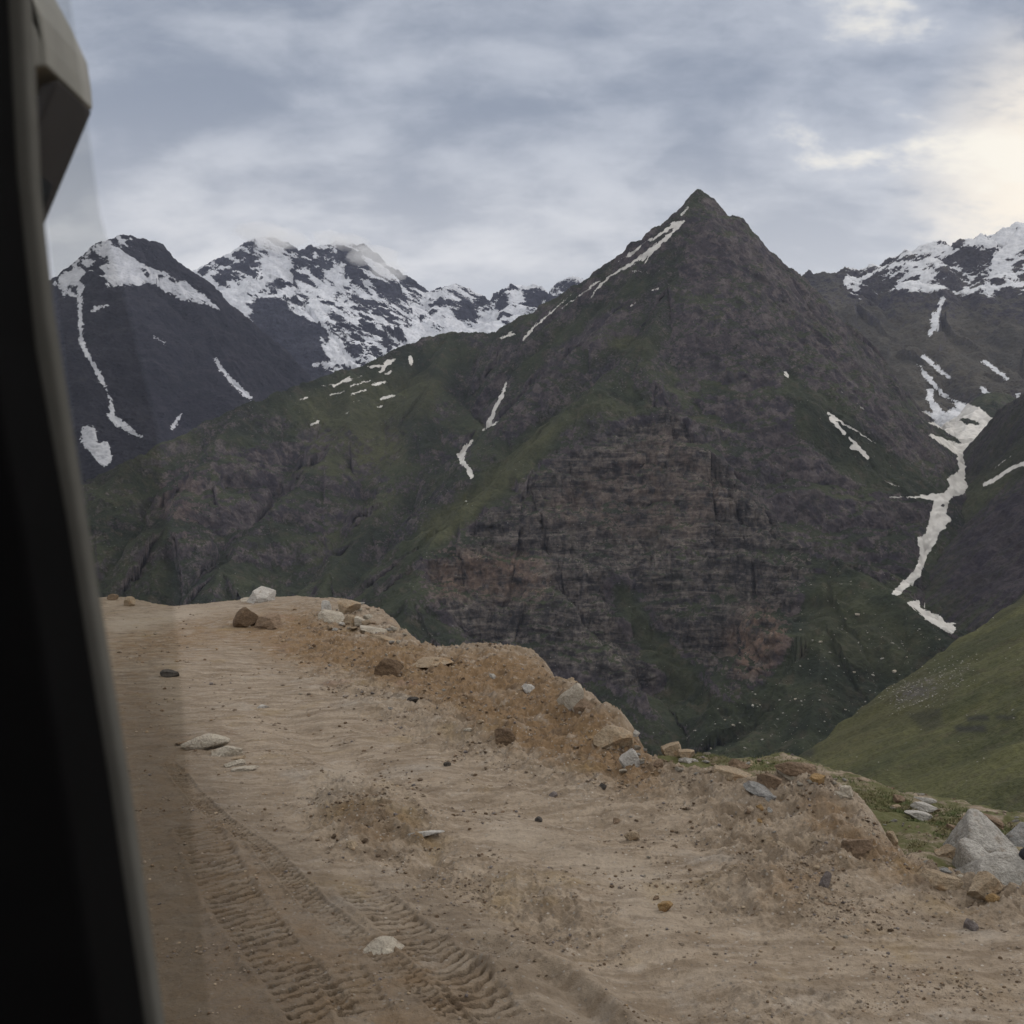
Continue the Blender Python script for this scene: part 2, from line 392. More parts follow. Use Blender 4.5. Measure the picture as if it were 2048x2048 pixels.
# --- the pyramid peak with the green shoulder on its left
pyr = [
 dict(pts=[(1395,378,3500),(1350,438,3520),(1240,515,3580),(1150,575,3650),(1060,630,3720),(980,668,3800),(900,668,3850),(820,690,3800),(700,742,3650),(600,770,3500),(560,788,3400),(480,818,3300),(350,880,3150),(250,925,3000),(150,985,2900),(0,1060,2800),(-300,1120,2700)], s1=1.35, s2=1.15, D=260),
 dict(pts=[(1395,378,3500),(1420,396,3505),(1440,425,3510),(1500,480,3540),(1535,505,3560),(1570,530,3570),(1612,562,3600),(1660,620,3600),(1720,690,3570),(1790,780,3520),(1840,860,3480),(1890,915,3440)], s1=1.35, s2=1.15, D=300),
 dict(pts=[(1395,378,3500),(1405,480,3420),(1440,600,3320),(1480,700,3200),(1560,800,3050),(1650,900,2900),(1740,970,2780),(1800,1060,2640),(1815,1130,2560)], s1=1.0, s2=1.0, D=160),
 dict(pts=[(1405,480,3420),(1340,580,3250),(1290,685,3000),(1310,780,2850),(1370,870,2700),(1420,950,2600),(1480,1050,2450),(1560,1110,2300)], s1=0.95, s2=1.02, D=150),
 dict(pts=[(1290,685,3000),(1190,770,2850),(1090,870,2700),(1010,950,2600),(920,1030,2500),(860,1085,2400),(820,1200,2200),(800,1330,2000)], s1=0.85, s2=1.05, D=150),
 dict(pts=[(1420,950,2600),(1480,1080,2380),(1510,1200,2200),(1480,1350,2020),(1470,1430,1900)], s1=1.3, s2=1.0, D=120),
 dict(pts=[(1090,870,2700),(1060,1000,2520),(1080,1150,2300),(1190,1290,2060),(1290,1400,1880)], s1=1.1, s2=1.0, D=140),
 dict(pts=[(1560,1080,2350),(1640,1112,2250),(1720,1148,2120),(1800,1200,2000),(1868,1268,1900),(1890,1380,1780)], s1=0.75, s2=0.8, D=160),
 dict(pts=[(1640,1112,2250),(1650,1250,2000),(1630,1400,1780),(1600,1550,1600)], s1=0.5, s2=0.75, D=160),
 dict(pts=[(900,668,3850),(865,760,3600),(830,860,3300),(790,985,3000),(740,1060,2820),(660,1150,2600),(600,1260,2400)], s1=0.85, s2=0.9, D=150),
 dict(pts=[(700,742,3650),(700,850,3350),(650,920,3150),(540,1030,2850),(440,1140,2600),(400,1300,2300)], s1=0.75, s2=0.9, D=160),
 dict(pts=[(480,818,3300),(410,930,3000),(335,1050,2700),(300,1200,2450)], s1=0.9, s2=0.9, D=150),
 dict(pts=[(250,925,3000),(180,1040,2750),(90,1200,2450)], s1=0.85, s2=0.9, D=150),
 dict(pts=[(865,760,3600),(960,850,3350),(1000,930,3050)], s1=0.7, s2=0.9, D=150),
  dict(pts=[(1360,520,3380),(1250,620,3260),(1160,700,3150),(1060,790,3040),(1000,880,2900)], s1=0.9, s2=1.05, D=150),
 dict(pts=[(1500,740,3140),(1420,820,2960),(1390,900,2800),(1400,980,2650)], s1=1.1, s2=1.1, D=120),
 # snow-choked gorge floor
 dict(pts=[(1990,790,4000),(1930,880,3500),(1900,960,3250),(1850,1050,2950),(1830,1130,2700),(1800,1190,2500),(1850,1225,2250),(1895,1265,2080)], s1=0.9, s2=0.9, flat=22),
]
m_rock = Mask(0.42)
m_rock.poly([(850,1090),(920,1030),(1010,1010),(1090,930),(1200,880),(1330,800),(1400,880),(1480,960),(1560,1050),(1650,1130),(1620,1280),(1560,1330),(1470,1400),(1340,1370),(1250,1380),(1120,1340),(950,1300),(850,1180)], 1.0)
m_rock.poly([(1400,380),(1640,600),(1880,930),(1840,1160),(1740,1150),(1560,1050),(1440,860),(1330,700),(1360,560)], 0.62)
m_rock.poly([(1560,740),(1700,830),(1880,980),(1860,1010),(1700,960),(1600,880)], 0.12)
m_rock.stroke([(1250,620),(1130,720),(1020,860)], 40, 40, 0.75).stroke([(1300,560),(1170,640),(1040,740)], 22, 30, 0.15).poly([(1620,1150),(1780,1180),(1890,1270),(1800,1420),(1600,1540),(1440,1520),(1440,1420),(1540,1370)], 0.06)
m_rock.poly([(520,800),(640,760),(900,680),(960,700),(860,800),(740,850),(600,850)], 0.10)
m_rock.poly([(320,940),(560,880),(600,980),(540,1060),(330,1080)], 0.62)
m_rock.poly([(600,860),(720,890),(780,980),(640,1090),(560,1010)], 0.5)
m_rock.poly([(700,1150),(850,1200),(1000,1330),(900,1300),(700,1250)], 0.35)
m_rock.stroke([(1240,1180),(1290,1270),(1380,1370),(1440,1450)], 50, 70, 0.05)
m_rock.stroke([(1100,860),(1010,950),(920,1030),(860,1075)], 45, 60, 0.08)
m_rock.stroke([(1300,830),(1200,800),(1120,840)], 24, 24, 0.1)
m_rock.stroke([(1240,690),(1310,690)], 20, 20, 0.1)
m_rock.blur(6)
m_lush = Mask(0.0)
m_lush.stroke([(1100,860),(1020,945),(920,1025),(870,1060)], 34, 60, 0.85)
m_lush.poly([(1180,690),(1230,660),(1330,690),(1250,700)], 0.7)
m_lush.poly([(600,790),(800,740),(900,760),(860,830),(760,850),(700,920),(760,960),(640,960),(600,860)], 0.55)
m_lush.poly([(690,860),(800,850),(810,920),(740,950),(700,930)], 0.9)
m_lush.stroke([(1240,1180),(1290,1270),(1380,1370)], 26, 40, 0.35)
m_lush.stroke([(780,990),(700,1050),(620,1130)], 30, 20, 0.5)
m_lush.stroke([(1120,850),(1200,805),(1290,835)], 16, 16, 0.5)
m_lush.stroke([(950,975),(1060,985)], 10, 10, 0.6); m_lush.stroke([(1010,1000),(1100,1000)], 8, 8, 0.5)
m_lush.poly([(200,920),(320,880),(420,850),(330,930),(230,950)], 0.3)
m_lush.poly([(1640,1140),(1860,1280),(1800,1360),(1600,1300)], 0.35)
m_lush.blur(5)
m_red = Mask(0.0)
m_red.poly([(860,1100),(1080,1110),(1100,1200),(860,1190)], 0.8); m_red.poly([(1500,1210),(1590,1240),(1560,1330),(1480,1360),(1450,1280)], 1.0)
m_red.poly([(320,960),(400,940),(400,1080),(320,1080)], 0.35)
m_red.poly([(1040,1030),(1340,850),(1480,1000),(1360,1100)], 0.3)
m_red.blur(8)
m_sn = Mask(0.0)
S_ = m_sn.stroke
S_([(1378,412),(1362,432)], 3, 4); S_([(1370,440),(1345,452),(1318,470)], 5, 6); S_([(1352,440),(1330,462),(1300,482)], 3, 4); S_([(1340,470),(1305,497),(1270,520)], 7, 4)
S_([(1322,484),(1290,510),(1262,530)], 4, 3); S_([(1300,476),(1262,506),(1236,522)], 3, 3); S_([(1362,448),(1330,478)], 4, 5); S_([(1282,494),(1250,520)], 2, 2)
S_([(1316,489),(1306,500),(1285,512),(1262,528)], 9, 4); S_([(1262,528),(1240,540),(1215,556),(1195,576),(1180,600)], 5, 3); S_([(1296,506),(1283,522)], 6, 3)
S_([(1310,495),(1298,515),(1290,528)], 2, 4); S_([(1330,482),(1352,490)], 2, 2); S_([(1335,400),(1342,412)], 2, 2)
S_([(1150,582),(1110,618),(1070,652),(1045,680)], 2.5, 5)
S_([(1200,560),(1160,590),(1120,620)], 4, 3)
S_([(1000,676),(1030,668)], 5, 4); S_([(1015,665),(1033,660)], 4, 2)
S_([(1262,542),(1300,545)], 4, 3); S_([(1260,612),(1280,600)], 4, 2); S_([(1305,580),(1318,576)], 5, 3)
S_([(1012,765),(1005,790),(990,815),(982,838),(976,850)], 5, 10, 1.0); S_([(978,838),(980,850)], 7, 7); S_([(997,842),(963,862)], 4, 3)
S_([(946,880),(930,896),(922,912)], 5, 13); S_([(922,912),(926,926),(936,936),(942,952)], 9, 9); S_([(930,1000),(936,1006)], 4)
for a, b, w in [((735,735),(770,730),3),((700,755),(665,775),3),((780,725),(760,745),4),((745,770),(775,762),3),((700,790),(735,778),2.5),((760,800),(790,790),3),((620,850),(640,842),3),((700,822),(690,830),2),((820,715),(822,725),7),((790,718),(770,724),3),((755,815),(765,810),3),((730,750),(690,765),2),((600,760),(570,775),2),((742,760),(700,772),2.5),((660,790),(690,783),2.5),((640,772),(668,768),2),((700,805),(722,800),2),((770,750),(784,742),2.5),((600,800),(615,795),2.5)]: S_([a, b], w*1.45)
S_([(1570,745),(1576,755)], 5); S_([(1655,826),(1700,855),(1755,888)], 5, 3); S_([(1662,838),(1690,868)], 8, 6); S_([(1700,875),(1712,890),(1735,915)], 5, 9, 1); S_([(1702,892),(1715,900)], 5)
S_([(1710,805),(1742,826)], 3); S_([(1680,780),(1688,787)], 3); S_([(1765,960),(1800,975)], 3)
P_ = m_sn.poly
P_([(1950,860),(1935,900),(1928,925),(1965,945),(2000,930),(1975,960),(1940,975),(1905,992),(1895,1005),(1880,1010),(1905,1040),(1880,1065),(1870,1090),(1855,1110),(1850,1130),(1830,1160),(1800,1190),(1780,1190),(1800,1170),(1830,1140),(1840,1110),(1835,1075),(1850,1070),(1860,1030),(1870,1000),(1830,995),(1855,990),(1890,985),(1900,970),(1893,958),(1920,940),(1914,915),(1922,890),(1930,860)], 1)
P_([(1812,1204),(1838,1200),(1842,1215),(1870,1228),(1895,1236),(1908,1240),(1915,1250),(1905,1270),(1890,1262),(1878,1255),(1850,1235)], 1)
P_([(1910,975),(1960,945),(2010,935),(1965,965),(1925,990),(1900,995)],1)
S_([(1930,880),(1925,925),(1935,950),(1895,995),(1893,1010),(1870,1070),(1845,1115),(1838,1150),(1792,1186)], 6, 7)
S_([(1775,995),(1835,993),(1880,990)], 3, 5); S_([(1790,1000),(1825,1010)], 2, 2)
S_([(1815,1206),(1860,1228),(1898,1256)],5,12)
P_([(1835,725),(1855,750),(1880,775),(1910,800),(1960,815),(2000,850),(1960,880),(1935,890),(1900,868),(1870,850),(1850,845),(1880,842),(1840,822),(1828,815),(1870,830),(1855,800),(1855,776),(1868,776),(1866,800),(1890,830),(1915,810),(1880,790),(1850,755)], 1)
P_([(1850,865),(1900,880),(1950,900),(1930,920),(1900,900)],1)
P_([(1915,835),(1950,840),(1965,850),(1930,848)], 0.0)
for m_ in (m_sn,): m_.blur(1, 1)
snow_gray = (0.62, 0.60, 0.57)
mat_pyr = mat_mountain('mountain_turf_and_rock', speck=0.10, snowc=snow_gray, snown=0.35)
m_terr = Mask(0.06).poly([(850,1090),(920,1030),(1010,1010),(1090,930),(1200,860),(1330,790),(1420,860),(1500,960),(1580,1040),(1680,1130),(1640,1280),(1560,1340),(1470,1420),(1340,1400),(1250,1420),(1120,1380),(950,1340),(830,1200)], 1.0).poly([(1420,620),(1560,800),(1760,960),(1860,1000),(1830,1150),(1740,1150),(1560,1040),(1440,860)], 0.55).poly([(320,940),(560,880),(780,980),(640,1130),(330,1120)], 0.6).poly([(1560,740),(1700,830),(1880,980),(1860,1010),(1700,960),(1600,880)], 0).blur(14)
MP, MS = mountain('mountain_peak', pyr, -60, 2110, 1250, 1350, 4600, 900, -520, mat_pyr,
     dict(rock=m_rock, lush=m_lush, red=m_red, snow=m_sn, terr=(m_terr, 88.0), jit=6), 'pyramid shaped dark mountain peak with a green shoulder on its left',
     warp=45, gully=72, gs=110, fb=48, fbs=280, strata=9.0, rough=4.2, seed=1)

# --- the steep side of the gorge on the right
CTRL = [W(*p) for p in [(1935,885,3480),(1905,960,3240),(1858,1050,2940),(1836,1130,2690),(1806,1190,2490),(1856,1228,2240),(1900,1268,2070),
   (1985,845,3200),(2048,798,3000),(2200,700,2750),(2450,560,2500),(2048,930,2750),(1960,1000,2780),(2048,1080,2350),(1950,1120,2400),(1900,1180,2330),(2000,1200,2020),
   (2250,900,2350),(2250,1100,1950),(2500,900,1950),(2150,1180,1850),(2500,1200,1600)]]
_cx = np.array([(c[0], c[1]) for c in CTRL])/1000; _cz = np.array([c[2] for c in CTRL])
def _tps(d): return np.where(d > 0, d*d*np.log(d+1e-9), 0)
_n = len(_cx); _K = np.zeros((_n+3, _n+3)); _K[:_n, :_n] = _tps(np.linalg.norm(_cx[:, None]-_cx[None], axis=2))+np.eye(_n)*0.002
_K[:_n, _n] = 1; _K[:_n, _n+1:] = _cx; _K[_n, :_n] = 1; _K[_n+1:, :_n] = _cx.T
_w = np.linalg.solve(_K, np.concatenate([_cz, np.zeros(3)]))
gcrest = [(700, 3900)]+[W(*p)[:2] for p in [(1900,900,3600),(1935,885,3450),(1985,845,3200),(2048,798,3000),(2200,700,2750),(2450,560,2500),(2800,420,2300)]]
def seg_dist(x, y, pts):
    b = np.full(x.shape, 1e9, np.float32)
    for (ax, ay), (bx, by) in zip(pts[:-1], pts[1:]):
        dx, dy = bx-ax, by-ay; t = np.clip(((x-ax)*dx+(y-ay)*dy)/(dx*dx+dy*dy), 0, 1); b = np.minimum(b, np.hypot(x-ax-t*dx, y-ay-t*dy))
    return b
fl_pts = [W(*p)[:2] for p in [(1935,885,3480),(1905,960,3240),(1858,1050,2940),(1836,1130,2690),(1806,1190,2490),(1856,1228,2240),(1900,1268,2070)]]
fl_x = np.array([p[0] for p in fl_pts])[::-1]; fl_y = np.array([p[1] for p in fl_pts])[::-1]
def gorge_h(x, y):
    z = _w[_n]+_w[_n+1]*x/1000+_w[_n+2]*y/1000
    for k in range(_n): z = z+_w[k]*_tps(np.hypot(x/1000-_cx[k, 0], y/1000-_cx[k, 1]))
    xf = np.interp(y, fl_y, fl_x); off = x-xf
    k = sstep(10, 150, off)
    z = z+k*((fbm2(y/85+off/700, off/420, 4, 0.55, seed=140, ridged=True)-0.3)*26+fbm2(x/120, y/120, 5, 0.5, seed=150, ridged=True)*12)
    z = z-np.maximum(-off-12, 0)*0.6
    dc = seg_dist(x, y, gcrest); ins = np.zeros(x.shape, bool)
    ring = gcrest+[(6000, 1500), (6000, -9000), (-3000, -9000), (-3000, 3900)]
    for (ax, ay), (bx, by) in zip(ring, ring[1:]+ring[:1]):
        if ay != by: ins ^= ((ay > y) != (by > y)) & (x < (bx-ax)*(y-ay)/(by-ay)+ax)
    return np.maximum(np.where(ins, z, z-0.9*dc-(0.0)), -540)
g_rock = Mask(0.45).poly([(1980,1000),(2048,960),(2048,1180),(1950,1200),(1880,1180)], 0.7).poly([(1950,960),(2048,860),(2048,940),(1980,1000),(1900,1050)], 0.05).blur(7)
g_lush = Mask(0.0).poly([(1900,1010),(1980,950),(2048,890),(2048,930),(1980,1000),(1900,1060)], 0.35).blur(5)
g_sn = Mask(0.0)
g_sn.stroke([(2048,925),(2020,938),(1995,955),(1968,968)], 7, 8).stroke([(1990,935),(2025,910)], 3, 3).stroke([(1975,968),(2000,965)], 3, 2).blur(1, 1)
mat_gor = mat_mountain('gorge_side_turf', snowc=snow_gray, grass=(0.036,0.038,0.028), rockc=(0.082,0.070,0.067))
def gorge_mesh():
    C, R = 460, 620
    px = np.concatenate([np.linspace(1720, 2120, 340, endpoint=False), np.linspace(2120, 2900, 120)]); rr = np.linspace(1300, 3900, R)
    YY = np.repeat(rr[:, None], C, 1); XX = YY*((px-1024)/F)[None, :]; Z = gorge_h(XX, YY)
    P = np.stack([XX, YY, Z], -1); a = np.gradient(P, axis=1); b = np.gradient(P, axis=0); N = np.cross(a, b); N /= np.linalg.norm(N, axis=-1, keepdims=True)+1e-9
    x, y, z = P[..., 0], P[..., 1], P[..., 2]
    P = P+N*((fbm3(x/16, y/16, z/10, 4, 0.6, seed=160)*4.0)+(fbm3(x/70, y/70, z/40, 3, 0.6, seed=165, ridged=True)-.3)*6)[..., None]
    P2 = P.reshape(-1, 3); pxx, pyy = proj(P2); jx = fbm3(P2[:, 0]/18, P2[:, 1]/18, P2[:, 2]/18, 3, 0.65, seed=166)*9
    streak = fbm2((P2[:, 0]+P2[:, 1]*0.2)/900, (P2[:, 1]-0.15*P2[:, 0])/26, 3, 0.6, seed=167)
    rk = np.clip(g_rock.at(pxx, pyy)+streak*0.55, 0, 1)
    grid_mesh('gorge_side', P2, R, C, mat_gor, {'cover': np.stack([rk, g_sn.at(pxx+jx, pyy-jx), g_lush.at(pxx, pyy), np.zeros(len(pxx))], -1)}, label='dark streaked mountainside right of the snow filled gorge')
gorge_mesh()

# --- the snowy range on the right
rf = [
 dict(pts=[(1500,640,6300),(1560,600,6400),(1600,575,6450),(1618,540,6450),(1632,558,6450),(1648,542,6480),(1670,552,6500),(1690,535,6500),(1720,545,6500),(1745,530,6500),(1765,536,6500),(1790,520,6500),(1812,500,6500),(1835,512,6500),(1850,492,6500),(1885,486,6500),(1900,497,6500),(1920,478,6500),(1945,485,6500),(1960,470,6500),(1980,476,6500),(2000,462,6520),(2030,450,6560),(2048,446,6600),(2120,440,6600),(2250,470,6600),(2500,560,6500)], s1=1.3, s2=0.7, D=260),
 dict(pts=[(1648,542,6480),(1700,620,5900),(1780,710,5200),(1860,800,4500),(1930,860,4050)], s1=0.5, s2=0.62, D=250),
 dict(pts=[(1850,492,6500),(1850,580,6050),(1890,680,5400),(1960,750,4800),(2010,790,4400)], s1=0.5, s2=0.62, D=250),
 dict(pts=[(2048,446,6600),(2000,560,6000),(2050,680,5300),(2120,760,4700)], s1=0.5, s2=0.62, D=250),
 dict(pts=[(2250,470,6600),(2230,650,5600),(2250,800,4700)], s1=0.5, s2=0.62, D=250),
]
r_rock = Mask(0.75).poly([(1640,600),(2048,640),(2048,780),(1800,860),(1700,700)], 0.30).blur(12)
r_sn = Mask(0.0)
r_sn.poly([(1660,500),(1700,560),(1720,600),(1780,585),(1900,600),(1960,605),(2048,600),(2048,400),(1700,400)], 0.36)
r_sn.poly([(1680,550),(1740,548),(1720,600),(1700,590)], 0.62).poly([(1800,520),(1850,540),(1820,570),(1780,590)], 0.55).poly([(1950,480),(2048,440),(2048,500),(1990,500),(1940,508)], 1.0)
r_sn.poly([(1560,640),(1610,560),(1640,620)], 0.0)
r_sn.blur(6, 2)
q = r_sn
q.stroke([(1885,596),(1878,625),(1870,650),(1860,668)], 6, 5).stroke([(1872,645),(1888,648)], 8, 4).stroke([(1868,630),(1872,650)], 9, 16)
q.poly([(1835,725),(1855,750),(1880,775),(1910,800),(1960,815),(2000,850),(1960,880),(1935,890),(1900,868),(1870,850),(1850,845),(1880,842),(1840,822),(1828,815),(1870,830),(1855,800),(1855,776),(1868,776),(1866,800),(1890,830),(1915,810),(1880,790),(1850,755)], 1)
q.poly([(1960,770),(1985,790),(2040,818),(2048,830),(2010,845),(2000,820),(1970,795)], 1)
q.stroke([(1965,720),(1990,738),(2015,758)], 6, 5).stroke([(1845,712),(1900,756)], 4, 3).stroke([(2035,790),(2060,820)], 8, 8)
q.poly([(1915,835),(1950,840),(1965,850),(1930,848)], 0.1)
q.poly([(1850,865),(1900,880),(1950,900),(1930,920),(1900,900)],1)
q.blur(1, 1)
def snow_r(sn, P, N, d, led, py):
    # snow keeps to gentler ground and ledges, bare on the steep ribs
    x, y, z = P[..., 0], P[..., 1], P[..., 2]
    v = sn+0.55*(N[..., 2]-0.66)*4*sstep(0.15, 0.4, sn)*(1-sstep(0.85, 1, sn))+0.7*fbm3((x-z*0.4)/300, y/300, (z+0.3*x)/220, 6, 0.62, seed=90)+0.75*(fbm2((z*0.9-0.5*x)/85+y/900, (x+z)/360, 5, 0.6, seed=98, ridged=True)-0.25)*sstep(0.15, 0.4, sn)*(1-sstep(0.85, 1, sn))
    return v
mat_rf = mat_mountain('snowy_range_rock', grass=(0.062,0.058,0.050), grass2=(0.075,0.068,0.055), rockc=(0.10,0.092,0.092), rock2=(0.05,0.05,0.055), sc_=0.45, snowc=(0.60,0.61,0.64), snown=0.25)
mountain('snowy_range', rf, 1480, 2560, 520, 3500, 7600, 620, -200, mat_rf, dict(rock=r_rock, snow=r_sn, snowfn=snow_r),
     'snow dusted jagged range behind the gorge on the right', warp=70, gully=95, gs=190, fb=80, fbs=480, strata=6, rough=16, tilt=-0.35, seed=5)

# --- far left: dark peak, and the snow covered massif behind it
m1 = [
 dict(pts=[(-500,700,6300),(-100,640,6500),(60,575,6500),(115,556,6500),(150,528,6500),(180,500,6500),(215,480,6500),(245,470,6500),(262,474,6490),(290,500,6450),(322,526,6380),(350,562,6300),(385,612,6150),(415,655,6000),(445,700,5850),(470,745,5750),(495,790,5650),(520,870,5450)], s1=1.9, s2=1.25, D=260),
 dict(pts=[(262,474,6490),(240,560,6200),(255,680,5800),(270,800,5400),(280,920,5000)], s1=0.6, s2=0.85, D=250),
 dict(pts=[(400,640,6100),(400,740,5700),(400,850,5300)], s1=0.6, s2=0.85, D=250),
 dict(pts=[(115,556,6500),(110,700,6000),(70,850,5500)], s1=0.6, s2=0.85, D=250),
]
a_rock = Mask(0.8)
a_sn = Mask(0.0).poly([(100,570),(180,490),(250,455),(300,490),(400,580),(420,620),(330,580),(280,545),(225,520),(190,545),(160,590),(130,600)], 0.44).poly([(190,520),(250,470),(290,500),(340,560),(280,570),(210,575)], 0.5).poly([(250,455),(320,500),(380,570),(350,560),(300,530),(262,500)], 0.25).poly([(120,565),(170,515),(200,505),(160,560),(150,600)],0.65).blur(4, 2)
q = a_sn
q.stroke([(160,570),(160,600),(162,680),(172,705),(195,745),(222,800),(225,830)], 7, 7)
q.poly([(208,822),(240,838),(290,878),(268,870),(225,845)], 1).poly([(165,850),(190,855),(195,885),(215,880),(225,920),(205,935),(180,905),(160,880)], 1)
q.stroke([(430,718),(445,740),(470,768),(500,795)], 5, 8).stroke([(365,825),(345,855)], 3, 7).stroke([(175,625),(220,608)], 3, 2).stroke([(190,618),(205,612)], 5, 3)
q.stroke([(308,672),(335,690)],2,2)
q.stroke([(365,565),(400,592),(440,620)], 10, 5).stroke([(225,540),(250,548)],7,5).stroke([(300,560),(370,600)],4,3)
q.blur(1, 1)
def snow_a(sn, P, N, d, led, py):
    x, y, z = P[..., 0], P[..., 1], P[..., 2]
    k = sstep(0.12, 0.35, sn)*(1-sstep(0.8, 1, sn))
    return sn+k*(0.6*fbm3((x+z*0.6)/240, y/240, (z+0.6*x)/210, 6, 0.62, seed=91)+0.75*(fbm2((z*0.8+0.6*x)/75+y/900, (x-z)/330, 4, 0.6, seed=96, ridged=True)-0.25)+0.9*(N[..., 2]-0.62))
mat_a = mat_mountain('dark_peak_rock', grass=(0.015,0.016,0.022), grass2=(0.022,0.021,0.025), rockc=(0.032,0.030,0.038), rock2=(0.012,0.012,0.018), sc_=0.4, snowc=(0.50,0.51,0.55), snown=0.2)
mountain('dark_peak', m1, -300, 620, 460, 4600, 7200, 560, 0, mat_a, dict(rock=a_rock, snow=a_sn, snowfn=snow_a, bare=1),
     'dark snow capped peak behind the green shoulder at far left', warp=60, gully=80, gs=190, fb=75, fbs=420, strata=4, rough=12, tilt=0.5, seed=6)

m2 = [
 dict(pts=[(250,640,9000),(340,572,9000),(380,548,9000),(410,530,9000),(440,522,9000),(480,497,9000),(510,478,9000),(530,473,9000),(552,480,9000),(575,500,9000),(600,502,9000),(640,490,9000),(665,492,9000),(690,487,9000),(712,500,9000),(740,530,9000),(770,562,9000),(800,570,9000),(830,580,9000),(850,592,9000),(880,582,9000),(910,572,9000),(935,586,9000),(960,601,9000),(980,606,9000),(1000,600,9000),(1020,588,9000),(1045,575,9000),(1060,600,9000),(1085,598,9000),(1115,582,9000),(1145,553,9000),(1160,562,9000),(1200,570,9000),(1300,620,9000)], s1=1.3, s2=0.7, D=300),
 dict(pts=[(530,473,9000),(520,545,8600),(570,590,8250),(630,650,7800),(690,730,7200),(720,800,6800)], s1=0.8, s2=0.7, D=250),
 dict(pts=[(690,487,9000),(690,560,8650),(730,620,8200),(790,690,7700)], s1=0.6, s2=0.65, D=250),
 dict(pts=[(800,570,9000),(830,640,8500),(870,700,8000)], s1=0.6, s2=0.6, D=250),
 dict(pts=[(910,572,9000),(890,640,8500),(900,700,8100)], s1=0.6, s2=0.6, D=250),
 dict(pts=[(1045,575,9000),(1010,640,8500)], s1=0.6, s2=0.6, D=250),
 dict(pts=[(440,522,9000),(400,580,8700),(390,640,8300)], s1=0.6, s2=0.6, D=250),
]
b_rock = Mask(0.85)
b_sn = Mask(0.33)
b_sn.poly([(500,600),(560,590),(620,660),(660,720),(640,780),(500,780),(500,690)], 0.10)
b_sn.poly([(620,500),(700,500),(740,540),(700,545),(640,530)], 0.2)
b_sn.poly([(620,640),(760,650),(800,680),(700,740),(650,700)], 0.30)
b_sn.poly([(390,570),(480,560),(510,585),(495,620),(490,660),(505,700),(520,740),(500,740),(470,680),(430,640)], 0.95)
b_sn.poly([(540,500),(560,490),(590,520),(560,560),(520,570)], 0.95)
b_sn.poly([(620,570),(640,540),(680,530),(690,560),(680,580),(640,585)], 0.85)
b_sn.poly([(820,640),(860,650),(900,660),(960,640),(980,620),(1000,640),(990,670),(960,690),(800,720),(810,680)], 0.95)
b_sn.poly([(980,600),(1040,575),(1060,600),(1020,620),(985,625)], 0.60)
b_sn.poly([(1070,590),(1150,550),(1160,580),(1090,620)], 0.25)
b_sn.poly([(870,585),(920,570),(970,600),(920,610)], 0.40)
b_sn.blur(4, 2)
q = b_sn
q.stroke([(600,600),(640,640),(680,690),(712,735),(715,755)], 5, 12).stroke([(570,580),(640,630),(700,665)], 4, 3).stroke([(520,550),(500,580)], 6, 6)
q.stroke([(755,685),(775,710)], 5, 6).stroke([(650,730),(668,725)], 12, 6).stroke([(620,735),(650,722)], 4, 3)
q.stroke([(560,500),(530,560),(510,580)], 14, 10)
q.poly([(450,650),(500,655),(510,690),(520,700),(500,720),(480,700)], 0.7)
q.blur(1, 1)
def snow_b(sn, P, N, d, led, py):
    x, y, z = P[..., 0], P[..., 1], P[..., 2]
    k = sstep(0.05, 0.3, sn)*(1-sstep(0.85, 1, sn))
    return sn+k*(0.9*fbm3((x+z*0.6)/480, y/480, (z+0.6*x)/260, 5, 0.6, seed=93)+0.85*(fbm2((z*0.8+0.6*x)/110+y/1200, (x-z)/480, 5, 0.6, seed=99, ridged=True)-0.25)+1.0*(N[..., 2]-0.66))
mat_b = mat_mountain('massif_rock', grass=(0.030,0.032,0.045), grass2=(0.038,0.038,0.050), rockc=(0.055,0.056,0.075), rock2=(0.020,0.022,0.036), sc_=0.3, snowc=(0.62,0.635,0.68), snown=0.2)
mountain('snowy_massif', m2, 180, 1330, 640, 6700, 9700, 520, 250, mat_b, dict(rock=b_rock, snow=b_sn, snowfn=snow_b, bare=1),
     'snow covered massif with glacier far behind the green shoulder', warp=80, gully=110, gs=230, fb=100, fbs=520, strata=8, rough=20, tilt=0.55, seed=8)

# --- near green hillside on the right, falling into the gorge
def poly_sd(x, y, pts):
    """distance to a polyline; positive outside the area it closes round the viewer's side"""
    best = np.full(x.shape, 1e9, np.float32); ins = np.zeros(x.shape, bool)
    ring = list(pts)+[(pts[-1][0], -9000), (pts[0][0]-50, -9000), (pts[0][0]-50, pts[0][1])]
    for (ax, ay), (bx, by) in zip(ring, ring[1:]+ring[:1]):
        if ay != by: ins ^= ((ay > y) != (by > y)) & (x < (bx-ax)*(y-ay)/(by-ay)+ax)
    for (ax, ay), (bx, by) in zip(pts[:-1], pts[1:]):
        dx, dy = bx-ax, by-ay; L2 = dx*dx+dy*dy+1e-9
        t = np.clip(((x-ax)*dx+(y-ay)*dy)/L2, 0, 1); d = np.hypot(x-ax-t*dx, y-ay-t*dy)
        best = np.minimum(best, d)
    return best*np.where(ins, -1.0, 1.0)
crest = [W(1500,1640,900), W(1540,1560,1000), W(1590,1515,1100), W(1660,1470,1140), W(1750,1392,1190), W(1830,1338,1225), W(1900,1292,1270), (629.5*0.93,1320,0), (629.5,1350,0), (900,1500,0), (1400,1800,0), (2500,2200,0)]
crest = [(-300, 500)]+[(c[0], c[1]) for c in crest]
